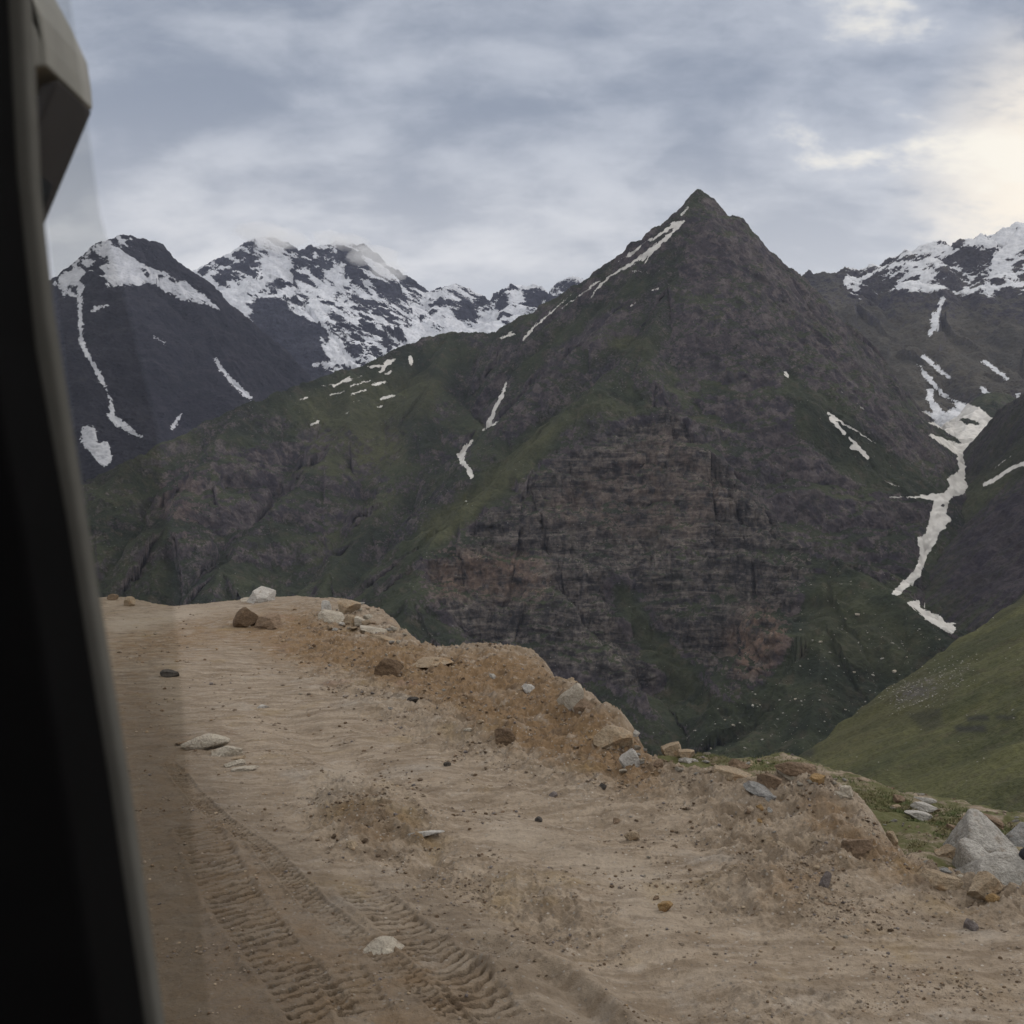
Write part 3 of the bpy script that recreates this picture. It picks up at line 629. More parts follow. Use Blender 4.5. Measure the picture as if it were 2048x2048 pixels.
def hill_h(x, y):
    p = -246+0.517*(x-283.5)-0.14*(y-1100)
    p = p+fbm2(x/160, y/220, 4, seed=120)*9+(fbm2((x*0.3+y)/70, (x-y*0.3)/260, 4, 0.55, seed=122, ridged=True)-0.3)*6+fbm2(x/40, y/60, 4, seed=125)*1.6+fbm2(x/11,y/15,4,0.6,seed=128)*1.5
    d = poly_sd(x, y, crest)
    return p-np.where(d > 0, 0.85*d, 0)-10*np.exp(-np.abs(d)/40)*0
C, R = 620, 520
px = np.linspace(1350, 2750, C); rr = 330*np.exp(np.linspace(0, math.log(2100/330), R))
YY = np.repeat(rr[:, None], C, 1); XX = YY*((px-1024)/F)[None, :]
HH = np.maximum(hill_h(XX, YY), -560)
P2 = np.stack([XX, YY, HH], -1).reshape(-1, 3)
pxx, pyy = proj(P2)
h_rock = Mask(0.03).poly([(1770,1370),(1850,1330),(1960,1310),(1940,1370),(1850,1410),(1790,1430),(1750,1400)], 0.32).poly([(1800,1370),(1880,1365),(1870,1400),(1790,1410)], 0.5).blur(7)
h_dark = Mask(0.0).poly([(1815,1430),(1880,1415),(1890,1450),(1850,1465)], 0.6).poly([(1930,1432),(1975,1430),(1980,1442),(1935,1443)], 1).poly([(1905,1452),(1970,1450),(1975,1465),(1915,1464)], 1).poly([(1990,1430),(2035,1432),(2030,1440),(1990,1438)], 1).poly([(1600,1505),(1630,1495),(1625,1515),(1600,1515)], 0.8).poly([(1700,1560),(1740,1562),(1735,1572),(1700,1572)], 0.7).stroke([(1900,1330),(1960,1350),(2048,1375)], 2, 2, 0.7).stroke([(1700,1490),(1800,1475),(1880,1470)], 1.5, 1.5, 0.5).stroke([(1990,1240),(2048,1200)], 6, 12, 0.5).blur(1)
h_lush = Mask(0.35).poly([(1590,1515),(1750,1392),(1830,1338),(1900,1400),(1700,1520)], 0.8).blur(10)
hd = h_dark.at(pxx, pyy)
col = np.stack([h_rock.at(pxx, pyy), np.zeros(len(pxx)), h_lush.at(pxx, pyy), np.zeros(len(pxx))], -1)
def mat_hill():
    m = mat_mountain('hillside_turf', grass=(0.050,0.060,0.026), grass2=(0.086,0.088,0.036), lushc=(0.098,0.092,0.042), rockc=(0.17,0.155,0.14), rock2=(0.08,0.072,0.062), speck=0.05, sc_=1.6)
    t = NT(m.node_tree); b = [n for n in t.n if n.type == 'BSDF_PRINCIPLED'][0]
    src = b.inputs['Base Color'].links[0].from_socket
    at = t.new('ShaderNodeAttribute', attribute_name='bog')
    t.l.new(t.mix(at.outputs['Fac'], src, (0.030, 0.030, 0.022)), b.inputs['Base Color'])
    return m
grid_mesh('hillside', P2, R, C, mat_hill(), {'cover': col, 'bog': np.repeat(hd[:, None], 4, 1)}, label='green hillside falling into the gorge at right')

def haze():
    V = [(a, b, c) for a in (-15000, 15000) for b in (-4000, 25000) for c in (-640, 3600)]
    me = bpy.data.meshes.new('haze'); me.from_pydata(V, [], [(0, 1, 3, 2), (4, 6, 7, 5), (0, 4, 5, 1), (2, 3, 7, 6), (0, 2, 6, 4), (1, 5, 7, 3)]); me.update()
    m = bpy.data.materials.new('haze_air'); m.use_nodes = True; t = NT(m.node_tree); t.n.clear()
    out = t.new('ShaderNodeOutputMaterial'); v = t.new('ShaderNodeVolumePrincipled'); t.l.new(v.outputs[0], out.inputs['Volume'])
    v.inputs['Color'].default_value = (0.66, 0.72, 0.92, 1); v.inputs['Density'].default_value = 0.000017
    me.materials.append(m); o = bpy.data.objects.new('haze', me); sc.collection.objects.link(o); o['kind'] = 'stuff'; o['label'] = 'thin bluish mountain haze in the air'; o['category'] = 'haze'
haze()

def summit_clouds():
    m = bpy.data.materials.new('cloud_vapour'); m.use_nodes = True; t = NT(m.node_tree); t.n.clear()
    out = t.new('ShaderNodeOutputMaterial'); v = t.new('ShaderNodeVolumePrincipled'); t.l.new(v.outputs[0], out.inputs['Volume'])
    v.inputs['Color'].default_value = (1.0, 1.0, 1.0, 1); v.inputs['Density'].default_value = 0.0026
    items = []; base, Fc = ico(4)
    for k, (px_, py_, Y, rx, ry, rz) in enumerate([(520,466,8850,210,260,70),(575,478,8800,170,240,60),(545,490,8700,120,200,45),(700,486,8850,150,240,55),(745,515,8700,210,260,75),(775,545,8600,150,240,55),(660,478,8900,140,220,45)]):
        c = W(px_, py_, Y); n = fbm3(base[:, 0]*1.6+k*3, base[:, 1]*1.6, base[:, 2]*1.6, 4, 0.55, seed=500+k)
        items.append((base*(1+0.55*n[:, None])*np.array([rx, ry, rz])+np.array(c), Fc))
    for k, (V, f) in enumerate(items):
        me = tri_mesh('cloud', V, f, m, True); o = bpy.data.objects.new('cloud', me); sc.collection.objects.link(o); o['kind'] = 'stuff'; o['label'] = 'wisp of cloud clinging to the snowy summits'; o['category'] = 'cloud'

# ------------------------------------------------------------------ the dirt shelf
E2 = [WG(-1500,1196), WG(200,1200), WG(345,1210), WG(420,1203), WG(540,1194), WG(600,1192), WG(680,1202), WG(760,1228), WG(800,1256), WG(832,1282), WG(880,1293), WG(950,1292), WG(1010,1293), WG(1040,1301), WG(1080,1328), WG(1130,1378), WG(1172,1408), WG(1200,1440), WG(1240,1466),
      WG(1290,1483,-0.25), WG(1340,1502,-0.5), WG(1400,1518,-0.7), WG(1500,1542,-0.8), WG(1560,1534,-0.85), WG(1640,1548,-0.85), WG(1720,1570,-0.85), WG(1800,1590,-0.85), WG(1900,1604,-0.85), WG(1960,1622,-0.85), WG(2048,1648,-0.85), WG(2300,1720,-0.85), (11, 7), (16, 0), (22, -30)]
E1 = [WG(-1500,1196), WG(200,1200), WG(345,1210), WG(420,1203), WG(540,1194), WG(600,1192), WG(680,1202), WG(760,1228), WG(800,1256), WG(832,1282), WG(880,1293), WG(950,1292), WG(1010,1293), WG(1040,1301), WG(1080,1328), WG(1130,1378), WG(1172,1408), WG(1200,1440), WG(1240,1470),
      WG(1290,1512), WG(1360,1545), WG(1430,1560), WG(1500,1588), WG(1560,1590), WG(1620,1572), WG(1680,1590), WG(1740,1640), WG(1780,1690), WG(1830,1720), WG(1900,1765), WG(1960,1775), WG(2048,1790), WG(2300,1850), (6, 4.5), (9, 2), (13, -30)]
g_rough = Mask(0.15)
g_rough.poly([(560,1290),(640,1200),(800,1240),(1040,1290),(1240,1460),(1500,1560),(1640,1570),(1800,1690),(2048,1770),(2048,1850),(1700,1760),(1500,1790),(1400,1640),(1250,1600),(1100,1560),(900,1500),(700,1400)], 1.0)
g_rough.poly([(620,1560),(760,1560),(900,1650),(880,1700),(1150,1800),(1250,1860),(1100,1900),(900,1760),(620,1700)], 0.75)
g_rough.poly([(1400,1760),(1650,1800),(1800,1850),(1600,1860),(1400,1830)], 0.8)
g_rough.poly([(1500,1990),(1750,2020),(1700,2048),(1450,2030)], 0.7)
g_rough.poly([(900,1560),(1250,1600),(1400,1750),(1150,1720)], 0.25)
g_rough.blur(14)
g_brown = Mask(0.25)
g_brown.poly([(480,1280),(620,1230),(760,1270),(880,1300),(1040,1300),(1180,1410),(1320,1500),(1280,1560),(1080,1520),(950,1440),(850,1400),(700,1340),(580,1330)], 0.85)
g_brown.poly([(230,1270),(400,1238),(560,1212),(640,1200),(600,1250),(480,1280),(300,1320),(215,1330)], 0.7)
g_brown.poly([(1620,1580),(1780,1690),(1900,1760),(1830,1770),(1700,1700),(1600,1640)], 0.75)
g_brown.poly([(660,1570),(800,1600),(860,1680),(720,1700),(640,1640)], 0.6)
g_brown.poly([(1500,1700),(1660,1720),(1640,1840),(1500,1800)], 0.5)
g_brown.poly([(200,1350),(300,1360),(420,1600),(640,1800),(960,1950),(1000,2048),(200,2048)], 0.55)
g_brown.poly([(1240,1540),(1340,1540),(1300,1590),(1230,1570)], 0.8)
g_brown.blur(12)
g_pale = Mask(0.0)
g_pale.poly([(200,1238),(345,1216),(600,1196),(560,1212),(400,1236),(210,1272)], 1.0)
g_pale.poly([(560,1560),(700,1520),(760,1560),(680,1620),(600,1640)], 0.7)
g_pale.poly([(900,1600),(1100,1640),(1400,1760),(1500,1850),(1300,1900),(1150,1760),(1000,1720)], 0.5)
g_pale.poly([(1550,1620),(1640,1580),(1720,1640),(1600,1680)], 0.5)
g_pale.poly([(900,1470),(1080,1560),(950,1580),(760,1500)], 0.3)
g_pale.poly([(1380,1540),(1560,1600),(1560,1660),(1400,1600)], 0.5)
g_pale.blur(9)
g_wet_shade = Mask(0.0).poly([(210,1300),(330,1330),(420,1500),(700,1760),(1000,2048),(200,2048)], 0.55).poly([(210,1340),(300,1400),(300,2048),(210,2048)], 0.95).poly([(210,1420),(330,1500),(480,1800),(620,2048),(210,2048)], 0.9).blur(26)  # window dimming at the left painted into the soil; damp patches follow
g_wet_shade.poly([(700,1720),(900,1790),(1080,1900),(1180,2048),(1000,2048),(820,1880)], 0.42).poly([(1010,1880),(1200,1960),(1330,2048),(1180,2048),(1000,1960)], 0.38).poly([(640,1560),(780,1600),(860,1680),(760,1700),(650,1650)], 0.35).blur(10)
g_grass = Mask(0.0)
g_grass.poly([(1300,1490),(1400,1510),(1480,1550),(1400,1545),(1320,1525)], 0.9).poly([(1560,1560),(1640,1560),(1640,1590),(1560,1590)], 0.9)
g_grass.poly([(1460,1540),(1560,1530),(1800,1600),(2048,1660),(2048,1700),(1940,1700),(1800,1680),(1700,1640),(1640,1590),(1560,1560)], 0.55)
g_grass.poly([(1830,1720),(1880,1730),(1870,1745),(1820,1735)], 0.9).poly([(1740,1610),(1830,1620),(1860,1660),(1760,1660)], 0.8)
g_grass.blur(6)
# tyre tracks: (pixel path, half width m, lug pitch m, depth m, style)
TR = [([(385,1640),(415,1700),(455,1780),(530,1890),(600,1980),(660,2060)], 0.15, 0.090, 0.036, 'bar', 0.35),
      ([(330,1520),(380,1580),(440,1640),(500,1680),(560,1745),(640,1825),(740,1905),(850,1990),(930,2070)], 0.07, 0.060, 0.030, 'twin', 0.15),
      ([(690,1755),(730,1800),(790,1850),(850,1905),(920,1970),(1000,2060)], 0.13, 0.080, 0.034, 'vee', 0.10),
      ([(660,1930),(700,1985),(740,2060)], 0.12, 0.090, 0.042, 'bar', 0.0),
      ([(560,1490),(640,1560),(700,1600)], 0.10, 0.09, 0.022, 'bar', 0.1)]
TRW = [([WG(*p) for p in t[0]],)+t[1:] for t in TR]
RUT = [([WG(*p) for p in pl], w, dd) for pl, w, dd in [
    ([(960,1900),(1100,1960),(1200,2060)], 0.10, 0.04), ([(1000,1790),(1200,1900),(1350,2010),(1420,2080)], 0.22, 0.03), ([(620,1650),(900,1780),(1130,1880),(1300,2000)], 0.35, 0.03),
    ([(560,1430),(650,1500),(760,1560),(900,1600),(1100,1640),(1400,1690)], 0.25, 0.035), ([(1090,1950),(1170,2000),(1250,2070)], 0.06, 0.03)]]
MOUND = [  # px, py, radius m, height m
    (1000,1330,1.3,0.16),(1130,1400,1.0,0.22),(1190,1440,0.7,0.20),(920,1320,1.0,0.10),(700,1240,2.0,0.18),(620,1215,2.2,0.16),(1215,1480,0.45,0.25),(780,1335,0.45,0.16),
    (1010,1475,0.35,0.14),(740,1420,0.6,0.10),(1600,1590,0.7,0.14),(1700,1640,0.6,0.10),(1100,1440,0.7,0.12),(960,1400,0.7,0.08),(860,1430,0.6,0.07),
    (1180,1500,0.6,0.14),(1450,1600,0.9,0.10),(500,1250,0.8,0.22),(1000,1960,0.25,0.05),(760,1640,0.5,0.06),(700,1700,0.5,0.07),(300,1330,1.5,0.08),(1560,1790,0.5,0.05),(222,1206,1.4,0.16),(1770,1780,0.5,0.08)]
def track_uv(x, y, pts):
    best = np.full(x.shape, 1e9, np.float32); S = np.zeros(x.shape, np.float32); T = np.zeros(x.shape, np.float32); cum = 0
    for (ax, ay), (bx, by) in zip(pts[:-1], pts[1:]):
        dx, dy = bx-ax, by-ay; L = math.hypot(dx, dy); t = np.clip(((x-ax)*dx+(y-ay)*dy)/(L*L), 0, 1)
        d = np.hypot(x-ax-t*dx, y-ay-t*dy); s = np.where(dx*(y-ay)-dy*(x-ax) > 0, 1.0, -1.0)
        m = d < best; best = np.where(m, d, best); S = np.where(m, cum+t*L, S); T = np.where(m, d*s, T); cum += L
    return S, T, cum
def spline(pts, n=6):
    out = []; P = [pts[0]]+list(pts)+[pts[-1]]
    for i in range(1, len(P)-2):
        p0, p1, p2, p3 = [np.array(P[i+k]) for k in (-1, 0, 1, 2)]
        for k in range(n):
            t = k/n; out.append(tuple(0.5*((2*p1)+(-p0+p2)*t+(2*p0-5*p1+4*p2-p3)*t*t+(-p0+3*p1-3*p2+p3)*t**3)))
    out.append(tuple(pts[-1])); return out
def ground_h(x, y, fine=True):
    x = np.asarray(x, np.float64); y = np.asarray(y, np.float64)
    ppx = 1024+x/np.maximum(y, 0.5)*F; ppy = 1024+CZ/np.maximum(y, 0.5)*F
    rough = g_rough.at(ppx, ppy)
    wob = fbm2(x/1.3, y/1.3, 3, seed=200)*0.22*sstep(-0.0, 3, y)
    d1 = poly_sd(x+wob*0.4, y+wob*0.4, E1); d2 = poly_sd(x+wob*0.4, y+wob*0.4, E2)
    z = fbm2(x/2.2, y/2.2, 3, seed=201)*0.06+fbm2(x/0.7, y/0.7, 3, seed=205)*0.045*(0.25+1.6*rough)
    for mx, my, r, h in MOUND:
        cx, cy = WG(mx, my); q = ((x-cx)**2+(y-cy)**2)/(r*r); z = z+h*np.exp(-q*1.6)
    for pts, w, dd in RUT:
        S, T, L = track_uv(x, y, pts); a = np.abs(T)/w
        z = z-dd*np.exp(-a*a*1.5)+dd*0.5*np.exp(-(a-1.7)**2*3)
    z = z+rough*np.maximum(fbm2(x/0.35, y/0.35, 4, 0.55, seed=210, ridged=True)-0.15, -0.25)*0.12
    if fine:
        z = z+(0.10+0.9*rough)*(0.35+0.65*sstep(18, 7, y))*fbm2(x/0.11, y/0.11, 4, 0.6, seed=220)*0.038
        cl = fbm2(x/0.05, y/0.05, 2, 0.5, seed=230)
        z = z+np.maximum(cl-0.24, 0)*0.07*(0.12+1.0*rough)
        for pts, hw, pitch, dep, style, t0 in TRS:
            S, T, L = track_uv(x, y, pts)
            a = np.abs(T)/hw; ins = sstep(1.08, 0.92, a)*sstep(0, 0.4, S)*sstep(L, L-0.15, S)
            br = 0.30+0.70*sstep(-0.25, 0.12, fbm2(x/0.4, y/0.4, 3, 0.6, seed=250))
            jit = fbm2(x/0.10, y/0.10, 3, 0.6, seed=255)*0.5
            if style == 'bar': ph = S/pitch+T*1.5+jit
            elif style == 'vee': ph = S/pitch+np.abs(T)/hw*0.7+jit
            else: ph = S/pitch+np.where(np.abs(T) < hw*0.4, 0.5, 0)+jit
            slot = sstep(0.15, 0.85, np.cos(2*np.pi*ph))
            z = z-ins*dep*(0.15+1.05*slot*br)+dep*0.35*np.exp(-((a-1.2)/0.16)**2)*sstep(0, 0.4, S)*br
    if fine:
        z = z+rough*fbm2(x/0.034, y/0.034, 2, 0.6, seed=270)*0.014
    r1 = sstep(-0.15, 0.55, d1)
    z = z*(1-0.2*r1)-0.55*r1-0.07*np.maximum(d1, 0)
    z = z+sstep(0, 0.6, d1)*(fbm2(x/0.6, y/0.6, 4, 0.55, seed=260)*0.10)
    dd = np.maximum(d2, 0)
    z = z-np.where(dd > 0, 0.95*dd-0.25*(1-np.exp(-dd/0.3)), 0)
    return z
TRS = [(spline(t[0]),)+t[1:] for t in TRW]
# rows: dense in view, running back behind the viewer and far down the slope in front
C = 1500
pxs = np.concatenate([np.linspace(-2600, -40, 160, endpoint=False), np.linspace(-40, 2120, C-320), np.linspace(2120, 4700, 161)[1:]])
C = len(pxs)
pyr_rows = np.concatenate([np.linspace(3600, 2090, 90, endpoint=False), np.linspace(2090, 1180, 1050)])
yy = CZ*F/(pyr_rows-1024)
yy = np.concatenate([yy, np.linspace(yy[-1], 60, 60)[1:], 60*np.exp(np.linspace(0, math.log(12), 60))[1:]])
R = len(yy); YY = np.repeat(yy[:, None], C, 1); XX = YY*((pxs-1024)/F)[None, :]
ZZ = ground_h(XX.ravel(), YY.ravel()).reshape(R, C)
ZZ = np.maximum(ZZ, -500)
P2 = np.stack([XX, YY, ZZ], -1).reshape(-1, 3)
pxx, pyy = proj(P2)
_py0 = 1024+CZ/np.maximum(P2[:, 1], 0.5)*F
d1 = poly_sd(P2[:, 0], P2[:, 1], E1)
gr = np.maximum(g_grass.at(pxx, pyy), 0.54)*sstep(0.25, 0.9, d1)
far = sstep(0.5, 6, poly_sd(P2[:, 0], P2[:, 1], E2))
gr = np.maximum(gr, far*0.8)
pale = g_pale.at(pxx, pyy)*(1-far); brown = g_brown.at(pxx, pyy); wet_shade = g_wet_shade.at(pxx, pyy)*(1-far)
cov = np.stack([brown, pale, gr, wet_shade], -1)
def mat_ground():
    m = bpy.data.materials.new('dirt'); m.use_nodes = True; t = NT(m.node_tree); t.n.clear()
    out = t.new('ShaderNodeOutputMaterial'); b = t.new('ShaderNodeBsdfPrincipled'); t.l.new(b.outputs[0], out.inputs[0])
    at = t.new('ShaderNodeAttribute', attribute_name='cover'); sep = t.new('ShaderNodeSeparateColor', inp={0: at.outputs['Color']})
    br, pa, gs = sep.outputs; wt_shade = at.outputs['Alpha']
    pos = t.new('ShaderNodeNewGeometry').outputs['Position']
    n0 = t.noise(pos, 0.8, 6, 0.6); n1 = t.noise(pos, 4.0, 6, 0.65); n2 = t.noise(pos, 26, 5, 0.65); n3 = t.noise(pos, 110, 2, 0.6)
    st = t.noise(t.mapping(pos, scale=(1, 3.5, 1), rot=(0, 0, -0.45)), 2.2, 6, 0.65, 0.4)
    base = t.mix(t.ramp(st, 0.35, 0.65), (0.172, 0.131, 0.092), (0.275, 0.222, 0.166))
    brf = t.ramp(t.math('ADD', br, t.math('MULTIPLY', t.math('SUBTRACT', n1, 0.5), 1.3)), 0.30, 0.85)
    c = t.mix(brf, base, t.mix(n2, (0.130, 0.080, 0.040), (0.225, 0.150, 0.085)))
    paf = t.ramp(t.math('ADD', pa, t.math('MULTIPLY', t.math('SUBTRACT', n0, 0.5), 0.8)), 0.30, 0.80)
    c = t.mix(paf, c, t.mix(n1, (0.25, 0.205, 0.155), (0.325, 0.275, 0.217)))
    # clotted, darker and paler soil
    c = t.mix(t.math('MULTIPLY', t.ramp(t.noise(t.mapping(pos, loc=(4, 4, 1), scale=(1, 1.6, 1)), 2.6, 8, 0.68, 0.6), 0.52, 0.64), t.math('ADD', t.math('MULTIPLY', br, 0.55), 0.22)), c, (0.085, 0.058, 0.038))
    c = t.mix(t.math('MULTIPLY', t.ramp(t.noise(t.mapping(pos, loc=(1, 7, 3), scale=(1, 1.6, 1)), 3.4, 7, 0.66, 0.5), 0.55, 0.68), 0.5), c, (0.33, 0.285, 0.235))
    # ochre and reddish stains, greyish silt
    c = t.mix(t.math('MULTIPLY', t.ramp(t.noise(t.mapping(pos, loc=(5, 3, 0)), 1.3, 5, 0.6), 0.56, 0.72), 0.35), c, (0.24, 0.17, 0.075))
    c = t.mix(t.math('MULTIPLY', t.ramp(t.noise(t.mapping(pos, loc=(9, 1, 0)), 0.9, 4, 0.6), 0.58, 0.72), 0.35), c, (0.31, 0.285, 0.25))
    c = t.mix(t.math('MULTIPLY', t.ramp(t.noise(t.mapping(pos, loc=(2, 8, 0)), 0.7, 4, 0.6), 0.62, 0.72), 0.4), c, (0.20, 0.12, 0.09))
    v = t.new('ShaderNodeTexVoronoi', inp={'Vector': pos, 'Scale': 34.0})
    pick = t.new('ShaderNodeSeparateColor', inp={0: v.outputs['Color']}).outputs
    peb = t.math('MULTIPLY', t.math('LESS_THAN', v.outputs['Distance'], 0.30), t.math('GREATER_THAN', pick[0], 0.80))
    c = t.mix(t.math('MULTIPLY', peb, 0.75), c, t.mix(pick[1], (0.10, 0.085, 0.07), (0.40, 0.36, 0.31)))
    mott = t.math('ADD', t.math('MULTIPLY', n2, 0.55), t.math('ADD', t.math('MULTIPLY', n3, 0.35), 0.55))
    c = t.mix(1.0, c, t.new('ShaderNodeCombineColor', inp={0: mott, 1: mott, 2: mott}).outputs[0], 'MULTIPLY')
    c = t.mix(t.math('MULTIPLY', wt_shade, 0.85), c, t.mix(n1, (0.052, 0.037, 0.023), (0.090, 0.066, 0.043)))  # dark tone for damp soil and for the painted left-hand dimming
    gsf = t.ramp(t.math('ADD', gs, t.math('MULTIPLY', t.math('SUBTRACT', n1, 0.5), 1.0)), 0.40, 0.62)
    c = t.mix(gsf, c, t.mix(n2, (0.085, 0.072, 0.032), (0.078, 0.088, 0.028)))
    t.l.new(c, b.inputs['Base Color'])
    b.inputs['Specular IOR Level'].default_value = 0.25
    t.l.new(t.math('SUBTRACT', 0.92, t.math('MULTIPLY', wt_shade, 0.25)), b.inputs['Roughness'])
    hsum = t.math('ADD', t.math('MULTIPLY', n2, 0.7), t.math('ADD', t.math('MULTIPLY', n3, 0.3), t.math('MULTIPLY', peb, 0.25)))
    bmp = t.new('ShaderNodeBump', inp={'Height': hsum, 'Distance': 0.03, 'Strength': 0.8}); t.l.new(bmp.outputs[0], b.inputs['Normal'])
    return m
MAT_G = mat_ground()
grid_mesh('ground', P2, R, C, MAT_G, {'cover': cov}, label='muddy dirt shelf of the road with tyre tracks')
# the road shelf behind the viewer
bx, by = np.meshgrid(np.linspace(-40, 30, 60), np.linspace(-40, 2.0, 50))
grid_mesh('road', np.stack([bx, by, fbm2(bx/2.2, by/2.2, 3, seed=201)*0.05-0.03-0.5*np.maximum(bx-14, 0)], -1).reshape(-1, 3), 50, 60, MAT_G, {'cover': np.tile(np.array([[0.4, 0.2, 0, 0.3]]), (3000, 1))})
# valley floor under everything, out to the horizon
vx, vy = np.meshgrid(np.linspace(-14000, 14000, 40), np.linspace(-3000, 24000, 40))
vz = np.where(vy < 600, -460, -575)+0*vx
grid_mesh('valley', np.stack([vx, vy, vz], -1).reshape(-1, 3), 40, 40, mat_gor, {'cover': np.tile(np.array([[0.1, 0, 0.2, 0]]), (1600, 1))})

def on_ground(px, py):
    """where the sight line through a pixel meets the shelf"""
    lo = 2.0; ys = np.linspace(3.0, 40, 2500)
    zl = CZ-(py-1024)/F*ys; h = ground_h((px-1024)/F*ys, ys, False)
    hit = np.nonzero(h >= zl)[0]
    y = ys[hit[0]] if len(hit) else CZ*F/(py-1024)
    return ((px-1024)/F*y, y, float(ground_h(np.array([(px-1024)/F*y]), np.array([y]), False)[0]))

# ------------------------------------------------------------------ rocks
def ico(sub):
    t = (1+5**0.5)/2
    V = [(-1,t,0),(1,t,0),(-1,-t,0),(1,-t,0),(0,-1,t),(0,1,t),(0,-1,-t),(0,1,-t),(t,0,-1),(t,0,1),(-t,0,-1),(-t,0,1)]
    V = [Vector(v).normalized() for v in V]
    Fc = [(0,11,5),(0,5,1),(0,1,7),(0,7,10),(0,10,11),(1,5,9),(5,11,4),(11,10,2),(10,7,6),(7,1,8),(3,9,4),(3,4,2),(3,2,6),(3,6,8),(3,8,9),(4,9,5),(2,4,11),(6,2,10),(8,6,7),(9,8,1)]
    for _ in range(sub):
        c = {}; nf = []
        def mid(a, b):
            k = (min(a, b), max(a, b))
            if k not in c: V.append(((V[a]+V[b])/2).normalized()); c[k] = len(V)-1
            return c[k]
        for a, b, d in Fc:
            x, y, z = mid(a, b), mid(b, d), mid(d, a); nf += [(a, x, z), (b, y, x), (d, z, y), (x, y, z)]
        Fc = nf
    return np.array([tuple(v) for v in V]), np.array(Fc)
ICO = {k: ico(k) for k in (1, 2, 3, 4)}
summit_clouds()
def rock_verts(seed, sub, dims, planes=11, cut=(0.45, 0.8), nz=0.05, boxy=0.0):
    rs = np.random.RandomState(seed); V, Fc = ICO[sub]; V = V.copy()
    if boxy:
        V = np.sign(V)*np.abs(V)**(1-boxy*0.55)
        V /= np.abs(V).max(axis=1, keepdims=True)**boxy
    for k in range(planes):
        n = rs.normal(size=3); n[2] *= 0.8; n /= np.linalg.norm(n); d = rs.uniform(*cut)
        e = np.maximum(V@n-d, 0); V = V-e[:, None]*n[None]*0.96
    V = V/np.abs(V).max(axis=0)
    f = fbm3(V[:, 0]*2.1+seed, V[:, 1]*2.1, V[:, 2]*2.1, 4, 0.55, seed=seed % 50)
    V = V*(1+nz*2.2*f[:, None])
    return V*np.array(dims)[None]/2, Fc
def mat_stone(name, a, b, stain=None, dirt=0.6):
    m = bpy.data.materials.new(name); m.use_nodes = True; t = NT(m.node_tree); bs = t.n['Principled BSDF']
    tc = t.new('ShaderNodeTexCoord').outputs['Object']
    n1 = t.noise(tc, 6, 6, 0.62, 0.3); n2 = t.noise(tc, 45, 4, 0.65); n3 = t.noise(t.mapping(tc, scale=(1, 1, 4)), 5, 5, 0.7)
    c = t.mix(t.ramp(n3, 0.35, 0.65), a, b)
    if stain: c = t.mix(t.math('MULTIPLY', t.ramp(n1, 0.5, 0.66), 0.7), c, stain)
    c = t.mix(t.math('MULTIPLY', t.ramp(t.noise(t.mapping(tc, loc=(3, 3, 3)), 9, 5, 0.7), 0.52, 0.7), dirt), c, (0.17, 0.115, 0.07))
    mm = t.math('ADD', t.math('MULTIPLY', n2, 1.3), 0.35)
    c = t.mix(1.0, c, t.new('ShaderNodeCombineColor', inp={0: mm, 1: mm, 2: mm}).outputs[0], 'MULTIPLY')
    t.l.new(c, bs.inputs['Base Color']); bs.inputs['Roughness'].default_value = 0.88; bs.inputs['Specular IOR Level'].default_value = 0.25
    bp = t.new('ShaderNodeBump', inp={'Height': t.math('ADD', n2, n1), 'Distance': 0.04, 'Strength': 0.9}); t.l.new(bp.outputs[0], bs.inputs['Normal'])
    return m
ST = dict(pale=mat_stone('pale_stone', (0.33,0.29,0.235), (0.42,0.375,0.305)), white=mat_stone('whitish_stone', (0.36,0.34,0.31), (0.47,0.445,0.41), dirt=0.55),
          grey=mat_stone('grey_stone', (0.29,0.275,0.25), (0.39,0.37,0.34), dirt=0.55), blue=mat_stone('bluish_stone', (0.18,0.178,0.172), (0.26,0.252,0.24), dirt=0.55),
          tan=mat_stone('tan_stone', (0.27,0.205,0.135), (0.35,0.28,0.20), (0.30,0.19,0.10)), brown=mat_stone('brown_stone', (0.15,0.105,0.07), (0.24,0.17,0.115)),
          dark=mat_stone('dark_stone', (0.045,0.04,0.036), (0.085,0.075,0.065), dirt=0.2), orange=mat_stone('orange_stone', (0.25,0.155,0.065), (0.31,0.215,0.11), (0.24,0.12,0.05), dirt=0.6),
          purple=mat_stone('purplish_stone', (0.13,0.11,0.105), (0.19,0.165,0.155), dirt=0.2), soil=mat_stone('dusty_soil', (0.20,0.155,0.115), (0.27,0.22,0.17), dirt=0.3), clod=mat_stone('soil_clod', (0.095,0.062,0.038), (0.155,0.105,0.065), dirt=0.3))
def rock(name, label, cat, px, py, w, h, dep, m, seed, rz=0, rx=0, ry=0, sub=4, sink=0.33, group=None, lift=0, **kw):
    """px,py: middle of the foot in the photograph; w,h: size in photograph pixels; dep: depth as a share of the width"""
    x, y, z = on_ground(px, py); k = y/F
    dims = (w*k, w*k*dep, h*k*1.25)
    V, Fc = rock_verts(seed, sub, dims, **kw)
    me = tri_mesh(name, V, Fc, ST[m])
    o = bpy.data.objects.new(name, me); sc.collection.objects.link(o)
    o.rotation_euler = (math.radians(rx), math.radians(ry), math.radians(rz))
    o.location = (x, y+dims[1]*0.25, z+dims[2]*(0.5-sink)+lift)
    o['label'] = label; o['category'] = cat
    if group: o['group'] = group
    return o
B = dict(boxy=0.6, planes=7, cut=(0.6, 0.95))
SL = dict(boxy=0.35, planes=10, cut=(0.5, 0.85))
